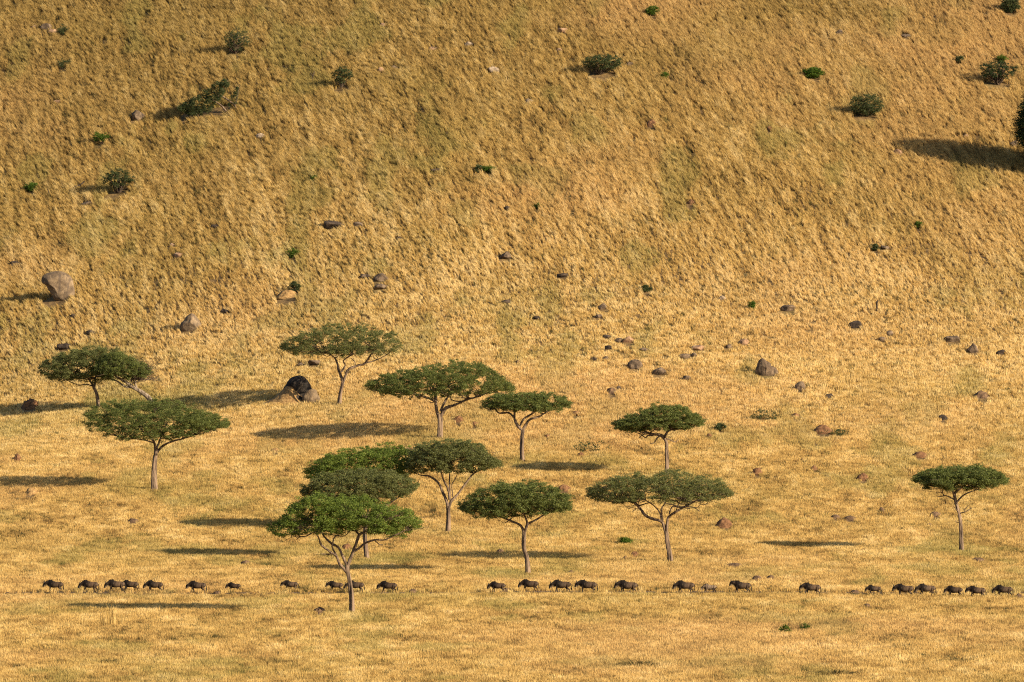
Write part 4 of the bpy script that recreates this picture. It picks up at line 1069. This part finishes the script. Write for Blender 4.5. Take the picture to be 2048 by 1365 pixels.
def wildebeest_meshes(head, stride, k=1.0):
    """head: 'low', 'mid' or 'up'; stride: leg phase; faces -X; hooves at z=0"""
    hp = {'low': [(-0.66, 1.10), (-0.84, 1.00), (-0.97, 0.93), (-1.06, 0.74), (-1.11, 0.53)],
          'mid': [(-0.66, 1.14), (-0.86, 1.09), (-1.00, 1.04), (-1.09, 0.86), (-1.14, 0.66)],
          'up': [(-0.64, 1.19), (-0.82, 1.24), (-0.96, 1.26), (-1.07, 1.08), (-1.14, 0.88)]}[head]
    mb = MB()
    loft(mb, smooth_rings([(0.97, 1.03, 0.86, 0.06, 0), (0.90, 1.12, 0.74, 0.17, 0), (0.74, 1.19, 0.66, 0.24, 0), (0.50, 1.20, 0.63, 0.27, 0),
                           (0.22, 1.21, 0.57, 0.30, 0), (-0.05, 1.29, 0.56, 0.31, 0), (-0.24, 1.39, 0.59, 0.29, 0), (-0.40, 1.41, 0.65, 0.26, 0),
                           (-0.53, 1.35, 0.76, 0.20, 0), (hp[0][0], hp[0][1] + 0.19, hp[0][1] - 0.24, 0.15, 0),
                           (hp[1][0], hp[1][1] + 0.15, hp[1][1] - 0.18, 0.12, 0), (hp[2][0] + 0.02, hp[2][1] + 0.11, hp[2][1] - 0.12, 0.10, 0)]))
    hq = [(hp[2][0] + 0.06, 0, hp[2][1] + 0.05), (hp[2][0] - 0.01, 0, hp[2][1] - 0.02), (hp[3][0], 0, hp[3][1]), ((hp[3][0] + hp[4][0]) / 2, 0, (hp[3][1] + hp[4][1]) / 2), (hp[4][0], 0, hp[4][1])]
    mb.tube(hq, [0.10, 0.125, 0.098, 0.080, 0.088], 10)
    for sgn, ph in ((1, stride), (-1, -stride)):
        y = 0.15 * sgn
        mb.tube([(-0.36, y, 1.02), (-0.40, y, 0.78), (-0.40 - 0.09 * ph, y, 0.47), (-0.41 - 0.18 * ph, y, 0.25), (-0.40 - 0.24 * ph, y, 0.10), (-0.43 - 0.24 * ph, y, 0.0)],
                [0.14, 0.11, 0.062, 0.040, 0.042, 0.055], 8)
        mb.tube([(0.66, y, 0.98), (0.60 + 0.03 * ph, y, 0.76), (0.56 + 0.10 * ph, y * 0.95, 0.62), (0.74 + 0.14 * ph, y * 0.95, 0.43), (0.71 + 0.20 * ph, y * 0.95, 0.24), (0.69 + 0.25 * ph, y * 0.95, 0.10), (0.66 + 0.25 * ph, y * 0.95, 0.0)],
                [0.17, 0.16, 0.115, 0.056, 0.040, 0.042, 0.055], 8)
    body = blend_mesh('body', mb)
    hx, hz = hp[2]
    fx, fz = hp[3]
    # horns
    horns = []
    for sg in (1, -1):
        mb = MB()
        mb.tube([(hx + 0.02, 0.05 * sg, hz + 0.09), (hx, 0.20 * sg, hz + 0.07), (hx - 0.02, 0.29 * sg, hz + 0.12), (hx - 0.01, 0.27 * sg, hz + 0.24), (hx + 0.01, 0.20 * sg, hz + 0.30)],
                [0.05, 0.042, 0.034, 0.022, 0.008], 6)
        horns.append(mb.mesh('horn'))
    ears = []
    for sg in (1, -1):
        mb = MB()
        mb.tube([(hx + 0.06, 0.08 * sg, hz + 0.04), (hx + 0.10, 0.20 * sg, hz + 0.03), (hx + 0.12, 0.27 * sg, hz - 0.01)], [0.02, 0.042, 0.008], 5)
        ears.append(mb.mesh('ear'))
    # mane: upright hair strips along neck and withers
    r = np.random.default_rng(3)
    mb = MB()
    ridge = [(-0.20, 1.38), (-0.48, 1.38), (hp[0][0], hp[0][1] + 0.19), (hp[1][0], hp[1][1] + 0.13), (hx + 0.05, hz + 0.11)]
    rx = np.array(ridge)
    for i in range(70):
        q = r.random() ** 1.3 * (len(rx) - 1.4); j = int(q); f = q - j
        x, z = rx[j] * (1 - f) + rx[j + 1] * f
        y = r.normal() * 0.02; hgt = r.uniform(0.05, 0.12)
        mb.add([(x - 0.02, y, z - 0.05), (x + 0.03, y, z - 0.05), (x + 0.06, y + r.normal() * 0.03, z + hgt - 0.03)], [[0, 1, 2]], 3)
        if i % 2:
            mb.add([(x - 0.03, y + 0.09, z - 0.02), (x + 0.03, y + 0.09, z - 0.02), (x + 0.05, y + 0.11, z - 0.25 - 0.1 * r.random())], [[0, 1, 2]], 3)
            mb.add([(x - 0.03, y - 0.09, z - 0.02), (x + 0.03, y - 0.09, z - 0.02), (x + 0.05, y - 0.11, z - 0.25 - 0.1 * r.random())], [[0, 1, 2]], 3)
    mane = mb.mesh('mane', False)
    mb = MB()
    lo = np.array([(fx + 0.06, fz - 0.04), (hx + 0.08, hz - 0.14), (hp[1][0] + 0.02, hp[1][1] - 0.15), (hp[0][0], hp[0][1] - 0.22), (-0.50, 0.78)])
    for i in range(70):
        q = r.random() * (len(lo) - 1); j = int(q); f = q - j
        x, z = lo[j] * (1 - f) + lo[j + 1] * f
        y = r.normal() * 0.03; L = r.uniform(0.10, 0.22)
        mb.add([(x - 0.025, y, z + 0.05), (x + 0.025, y, z + 0.05), (x + 0.02 * r.normal(), y + 0.02 * r.normal(), z - L)], [[0, 1, 2]], 3)
    beard = mb.mesh('beard', False)
    mb = MB()
    mb.tube([(0.92, 0, 1.05), (1.00, 0, 0.92), (1.02, 0.01, 0.72), (1.03, 0.01, 0.5), (1.05, 0, 0.30)], [0.035, 0.03, 0.035, 0.055, 0.012], 6)
    tail = mb.mesh('tail')
    return dict(body=body, horns=horns, ears=ears, mane=mane, beard=beard, tail=tail)
protos = {}
def make_wilde(key, head, stride, calf=False):
    ms = wildebeest_meshes(head, stride)
    t = thing('wildebeest', 'x', 'wildebeest', (0, 0, 0), 0, 'wildebeest walking in single file across the plain')
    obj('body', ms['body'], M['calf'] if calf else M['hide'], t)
    ms['body'].materials.clear(); ms['body'].materials.append(M['calf'] if calf else M['hide'])
    for h_ in (() if calf else ms['horns']): obj('horn', h_, M['horn'], t)
    for h_ in ms['ears']: obj('ear', h_, M['hair'], t)
    obj('mane', ms['mane'], M['hair'], t); obj('beard', ms['beard'], M['beard'], t); obj('tail', ms['tail'], M['hair'], t)
    protos[key] = [t, False]
for key, a in (('a', ('low', 0.8)), ('b', ('low', -0.6)), ('c', ('mid', 0.3)), ('d', ('mid', -0.9)), ('up', ('up', 0.7)), ('calf', ('low', 0.9, True))):
    make_wilde(key, *a)
def place_wilde(key, x0, x1, ytop, label, yaw=0.0, dz=0.0):
    ent = protos[key]
    if not ent[1]:
        t = ent[0]; ent[1] = True
    else:
        t = ent[0].copy(); COL.objects.link(t)
        for c in ent[0].children:
            d = c.copy(); COL.objects.link(d); d.parent = t
    s = 19.9
    k = (x1 - x0) / s / 2.2
    hgt = 1.40 * k
    p, s = at((x0 + x1) / 2, ytop + hgt * s)
    t.location = (p.x, p.y, p.z - 0.02 + dz)
    t.scale = (k, k, k)
    t.rotation_euler = (0, 0, math.radians(yaw))
    t['label'] = label
    return t
W = [
 ('c', 87, 128.5, 1160, 'leading wildebeest at the left end of the line, head carried high'),
 ('a', 157, 199, 1160, 'second wildebeest from the left end, alone, head lowered'),
 ('b', 209, 252, 1159, 'front one of the two overlapping wildebeest at the left'),
 ('a', 240, 279, 1160, 'wildebeest half hidden behind the one ahead, in the overlapping pair'),
 ('b', 287, 328, 1160.5, 'fifth wildebeest from the left, just behind the overlapping pair'),
 ('b', 372, 414, 1161.5, 'sixth wildebeest, lighter brown, below a tiny mound'),
 ('a', 451, 483, 1164.5, 'small wildebeest alone between two wide gaps at the left'),
 ('c', 562, 598, 1160.5, 'wildebeest with an arched back, just left of the front acacia'),
 ('d', 652, 688, 1162, 'wildebeest immediately left of the front acacia trunk'),
 ('b', 689, 730, 1161, 'wildebeest passing behind the front acacia trunk'),
 ('a', 754, 796, 1162, 'wildebeest just right of the front acacia trunk, pale legs'),
 ('b', 975, 1013, 1163, 'small grazing wildebeest at the front of the middle group'),
 ('a', 1037, 1079, 1158.5, 'darkest wildebeest, below the domed acacia trunk'),
 ('b', 1099, 1144, 1159.5, 'wildebeest third in the middle group, below a peaked mound'),
 ('c', 1151, 1196, 1160, 'wildebeest fourth in the middle group, head pushed forward'),
 ('d', 1230, 1277, 1160.5, 'last wildebeest of the middle group, tail swinging back'),
 ('a', 1346, 1391, 1161, 'wildebeest walking just ahead of the calf'),
 ('calf', 1402, 1435, 1167.5, 'brown calf between two adults'),
 ('up', 1460, 1504, 1161.5, 'big wildebeest behind the calf, head raised and horns showing'),
 ('d', 1600, 1643, 1165.5, 'wildebeest alone in the wide gap on the right'),
 ('b', 1730, 1764, 1170, 'small pale-sided wildebeest at the head of the right group'),
 ('c', 1786, 1829, 1168, 'front one of the close pair in the right group'),
 ('a', 1830, 1873, 1167.5, 'rear one of the close pair in the right group'),
 ('b', 1888, 1927, 1171.5, 'third wildebeest from the right end of the line'),
 ('d', 1932, 1973, 1172, 'second wildebeest from the right end of the line'),
 ('a', 1985, 2027, 1170, 'last wildebeest at the right end, hump high and head low'),
]
for w_ in W:
    k, x0, x1, yt, lab = w_
    place_wilde(k, x0, x1, yt, lab, yaw=random.uniform(-7, 7))
# ------------------------------------------------------------------ grass
def tuft(name, nb, rad, hmin, hmax, bw, lean, spread, seed):
    r = np.random.default_rng(seed)
    a = r.random(nb) * 2 * math.pi; q = np.sqrt(r.random(nb)) * rad
    bx, by = np.cos(a) * q, np.sin(a) * q
    h = r.uniform(hmin, hmax, nb)
    dx = np.cos(a) * spread * r.random(nb) * h + lean[0] * h * r.uniform(0.6, 1.3, nb) + r.normal(size=nb) * 0.08 * h
    dy = np.sin(a) * spread * r.random(nb) * h + lean[1] * h + r.normal(size=nb) * 0.08 * h
    th = r.normal(size=nb) * 0.7       # blade faces, mostly across the view but varied
    wx, wy = np.cos(th) * bw / 2, np.sin(th) * bw / 2
    v = np.zeros((nb, 5, 3))
    v[:, 0] = np.stack([bx - wx, by - wy, np.full(nb, -0.08)], -1)
    v[:, 1] = np.stack([bx + wx, by + wy, np.full(nb, -0.08)], -1)
    m = 0.55
    v[:, 2] = np.stack([bx + dx * 0.4 + wx * 0.8, by + dy * 0.4 + wy * 0.8, h * m], -1)
    v[:, 3] = np.stack([bx + dx * 0.4 - wx * 0.8, by + dy * 0.4 - wy * 0.8, h * m], -1)
    v[:, 4] = np.stack([bx + dx, by + dy, h * (1 - 0.12 * r.random(nb))], -1)
    b = np.arange(nb)[:, None] * 5
    me = bpy.data.meshes.new(name)
    quads = (b + [0, 1, 2, 3]); tris = (b + [3, 2, 4])
    fl = np.concatenate([quads, tris], 1).ravel(); lt = np.tile([4, 3], nb)
    me = raw_mesh(name, v.reshape(-1, 3), fl, lt)
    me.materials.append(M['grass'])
    return me
pc = bpy.data.collections.new('tuft_kinds')
names = []
def addp(me):
    o = bpy.data.objects.new('tuft_%02d' % len(names), me); pc.objects.link(o); names.append(o.name)
for k in range(6):   # 0-5 short plain grass
    addp(tuft('short_tuft', 26, 0.24, 0.18, 0.46, 0.030, (-0.12, 0.0), 0.35, 500 + k))
for k in range(6):   # 6-11 tall slope grass, blown left
    addp(tuft('tall_tuft', 26, 0.16, 0.60, 1.15, 0.038, (-0.46, -0.05), 0.14, 520 + k))
for k in range(2):   # 12-13 dark rank tufts
    addp(tuft('rank_tuft', 60, 0.45, 0.25, 0.6, 0.032, (-0.1, 0), 0.6, 540 + k))

KEEPA = np.array(KEEP)
def scatter(y0, y1, dens):
    hw0 = 0.0655 * y1 + 7
    n = int((y1 - y0) * 2 * hw0 * dens)
    x = rng.uniform(-hw0, hw0, n); y = rng.uniform(y0, y1, n)
    ok = np.abs(x) < 0.0655 * y + 7
    return x[ok], y[ok]
PX, PY = [], []
for y0, y1, dn in ((632, 700, 5.0), (700, 800, 5.2), (800, 900, 5.4), (900, 1000, 5.6), (1000, 1100, 5.8), (1100, 1200, 5.6), (1200, 1340, 5.2)):
    a, b = scatter(y0, y1, dn); PX.append(a); PY.append(b)
GX = np.concatenate(PX); GY = np.concatenate(PY)
hill = sstep(930, 1110, GY)
GZ = height(GX, GY)
# slant-stretched patches on the slope (long axis right and downhill), plain blotches below
ux = GX * (1 - 0.11 * hill) + GZ * 0.45 * hill
uy = (GX * 0.45 - GZ * 0.89) * hill * 0.36 + GY * 0.20 * (1 - hill)
pat = np.where(hill > 0.5, fbm(ux / 0.62, uy / 0.72, 3), fbm(ux / 1.9, GY / 5.5, 4))
pat2 = fbm(ux / 5.5 + 60, uy / 3.0 + 20, 3)
mixp = 0.68 * pat + 0.32 * pat2
# thin the grass in hollows and bare spots
keep = rng.random(len(GX)) < np.clip((mixp - 0.22) * 6, 0.62 + 0.1 * (1 - hill), 1.0)
for i in range(0, len(KEEPA)):
    kx, ky, kr = KEEPA[i]
    near = (np.abs(GX - kx) < kr) & (np.abs(GY - ky) < kr)
    j = np.nonzero(near)[0]
    keep[j[np.hypot(GX[j] - kx, GY[j] - ky) < kr]] = False
dt = track_y(GX) - GY
keep &= ~((dt > -1.2) & (dt < 3.0) & (rng.random(len(GX)) < 0.55 + 0.4 * fbm(GX / 4.0, GX * 0 + 3, 2)))
GX, GY, GZ, hill, mixp, pat = GX[keep], GY[keep], GZ[keep], hill[keep], mixp[keep], pat[keep]
n = len(GX)
tall = rng.random(n) < sstep(1045, 1125, GY)
proto = np.where(tall, 6 + rng.integers(0, 6, n), rng.integers(0, 6, n)).astype(np.int32)
scale = rng.uniform(0.75, 1.2, n) * (0.82 + 0.45 * np.clip(mixp, 0.2, 0.9)) * np.where(tall, 0.55 + 0.35 * sstep(1080, 1190, GY), 1.0 + 0.25 * sstep(960, 1060, GY)) * np.where((track_y(GX) - GY > 2.2) & (track_y(GX) - GY < 8), 0.55, 1.0)
pale = np.exp(-((GY - 1085) / 70.0) ** 2) * 0.28  # brightness painted into the slope-foot tint, offsetting the tall tufts' self-shadow
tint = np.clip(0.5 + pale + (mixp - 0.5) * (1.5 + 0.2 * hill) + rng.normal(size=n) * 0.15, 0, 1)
tint = np.where(rng.random(n) < 0.035, 0.0, tint)
lush = np.clip((fbm(GX / 6.0 + 77, GY / 22.0 + 5, 4) - 0.60) * 4, 0, 0.35)
for kx, ky in TREES:
    lush += 0.30 * np.exp(-((GX - kx) / 5.5) ** 2 - ((GY - ky) / 9.0) ** 2)
lush = np.clip(lush + (rng.random(n) - 0.5) * 0.25 * (lush > 0.05), 0, 0.75)
rz = np.where(tall, rng.normal(size=n) * 0.35, rng.uniform(-0.8, 0.8, n))

# hand-placed tufts (each its own thing): dark rank tufts and tall yellow clumps
def tuft_thing(x0, x1, yt, yb, label, seed, mat, cat='grass tuft', hf=1.0, name='grass_tuft', nb=260, group='rank grass tufts on the near plain', up=False):
    p, s = at((x0 + x1) / 2, yb)
    w = (x1 - x0) / s; h = (yb - yt) / s * 1.15
    r = np.random.default_rng(seed)
    me = tuft(name, nb, 0.5, 0.35 if up else 0.25, 1.0, 0.03 if up else 0.028, (-0.12, 0), 0.12 if up else 0.5, seed)
    me.materials.clear()
    co = np.zeros(len(me.vertices) * 3, np.float32); me.vertices.foreach_get('co', co); co = co.reshape(-1, 3)
    co[:, 0] *= w; co[:, 1] *= w * 0.8; co[:, 2] *= h
    rr = np.hypot(co[:, 0] / (w / 2 + 1e-6), co[:, 1] / (w * 0.4))
    co[:, 2] *= np.clip(1.15 - 0.6 * rr, 0.35, 1.1)
    # give back blade width lost or gained by the stretch
    me.vertices.foreach_set('co', co.ravel()); me.update()
    o = obj(name, me, mat); o.location = p
    tag(o, label, cat, group)
def simple_grass(name, c0, c1, c2):
    m, nt, nd, lk = new_mat(name)
    geo = N(nt, 'ShaderNodeNewGeometry')
    diffuse_out(nt, ramp(nt, geo.outputs['Random Per Island'], [(0.0, c0), (0.5, c1), (1.0, c2)]), trans=0.3, rough=0.8)
    return m
M['rank'] = simple_grass('rank_green_brown_grass', (0.05, 0.045, 0.02), (0.12, 0.095, 0.035), (0.30, 0.21, 0.08))
M['yellow'] = simple_grass('tall_yellow_grass', (0.34, 0.22, 0.07), (0.56, 0.37, 0.12), (0.70, 0.50, 0.20))
TT = [
 (1230, 1316, 1312, 1336, 'largest dark tuft of rank grass on the near plain, right of middle', 601),
 (1474, 1536, 1281, 1291, 'flat wide dark grass tuft left of the two near right tufts', 602),
 (1617, 1656, 1286, 1296, 'short dark grass tuft between two wider ones, near right', 603),
 (1780, 1846, 1284, 1297, 'wide dark grass tuft at the right of the near row', 604),
 (1884, 1956, 1309, 1327, 'tall dark grass hump at the far lower right', 605),
 (191, 246, 1312, 1329, 'dark brown grass tuft at the lower left', 606),
 (1610, 1722, 1336, 1352, 'broad dark grass patch along the bottom edge, right', 607),
 (830, 872, 1311, 1322, 'small greenish tuft low in the middle of the near plain', 608),
 (1318, 1350, 1299, 1310, 'small brown tuft above and right of the largest dark tuft', 609),
 (1330, 1352, 1337, 1351, 'small green tuft below and right of the largest dark tuft', 610),
 (1540, 1575, 1308, 1318, 'faint greenish tuft below the leafy green herb', 611),
 (1436, 1462, 1322, 1334, 'small grey-green tuft left of the bottom patch', 612),
 (380, 420, 1308, 1320, 'faint tuft in the lower left plain, right of the brown tuft', 613),
 (1008, 1026, 1212, 1224, 'tiny brown tuft above the flat dark mound', 614),
]
for x0, x1, yt, yb, lab, sd in TT:
    tuft_thing(x0, x1, yt, yb, lab, sd, M['rank'], nb=int(50 + (x1 - x0) * 4))
YT = [(196, 246, 1190, 1254, 'tallest bushy clump of yellow grass over the long shadow, lower left', 621, 46),
      (156, 174, 1200, 1255, 'thin clump of tall yellow grass left of the bushy clump', 622, 12)]
for x0, x1, yt, yb, lab, sd, nb in YT:
    tuft_thing(x0, x1, yt, yb, lab, sd, M['yellow'], nb=nb, up=True, name='tall_grass_clump', group='tall yellow grass clumps')

# ------------------------------------------------------------------ one object of grass, tufts set on its points
me = bpy.data.meshes.new('grass')
me.vertices.add(n)
me.vertices.foreach_set('co', np.stack([GX, GY, GZ], -1).astype(np.float32).ravel())
def fattr(nm, typ, arr, key='value'):
    a = me.attributes.new(nm, typ, 'POINT'); a.data.foreach_set(key, arr)
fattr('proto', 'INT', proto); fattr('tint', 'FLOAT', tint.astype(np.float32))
fattr('size', 'FLOAT', scale.astype(np.float32)); fattr('lush', 'FLOAT', lush.astype(np.float32)); fattr('turn', 'FLOAT', rz.astype(np.float32))
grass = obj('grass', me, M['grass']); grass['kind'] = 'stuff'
tag(grass, 'dry straw-coloured savanna grass covering the plain and the hillside', 'grass')
ng = bpy.data.node_groups.new('grass_scatter', 'GeometryNodeTree')
ng.interface.new_socket('Geometry', in_out='INPUT', socket_type='NodeSocketGeometry')
ng.interface.new_socket('Geometry', in_out='OUTPUT', socket_type='NodeSocketGeometry')
gi = ng.nodes.new('NodeGroupInput'); go = ng.nodes.new('NodeGroupOutput')
ci = ng.nodes.new('GeometryNodeCollectionInfo'); ci.inputs['Collection'].default_value = pc
ci.inputs['Separate Children'].default_value = True; ci.inputs['Reset Children'].default_value = True
iop = ng.nodes.new('GeometryNodeInstanceOnPoints'); iop.inputs['Pick Instance'].default_value = True
def named(nm, typ):
    q = ng.nodes.new('GeometryNodeInputNamedAttribute'); q.data_type = typ; q.inputs['Name'].default_value = nm; return q.outputs['Attribute']
cx = ng.nodes.new('ShaderNodeCombineXYZ')
ng.links.new(named('turn', 'FLOAT'), cx.inputs['Z'])
e2r = ng.nodes.new('FunctionNodeEulerToRotation'); ng.links.new(cx.outputs[0], e2r.inputs[0])
ng.links.new(gi.outputs[0], iop.inputs['Points']); ng.links.new(ci.outputs[0], iop.inputs['Instance'])
ng.links.new(named('proto', 'INT'), iop.inputs['Instance Index'])
ng.links.new(e2r.outputs[0], iop.inputs['Rotation']); ng.links.new(named('size', 'FLOAT'), iop.inputs['Scale'])
ng.links.new(iop.outputs[0], go.inputs[0])
md = grass.modifiers.new('scatter', 'NODES'); md.node_group = ng
print('grass tufts', n)
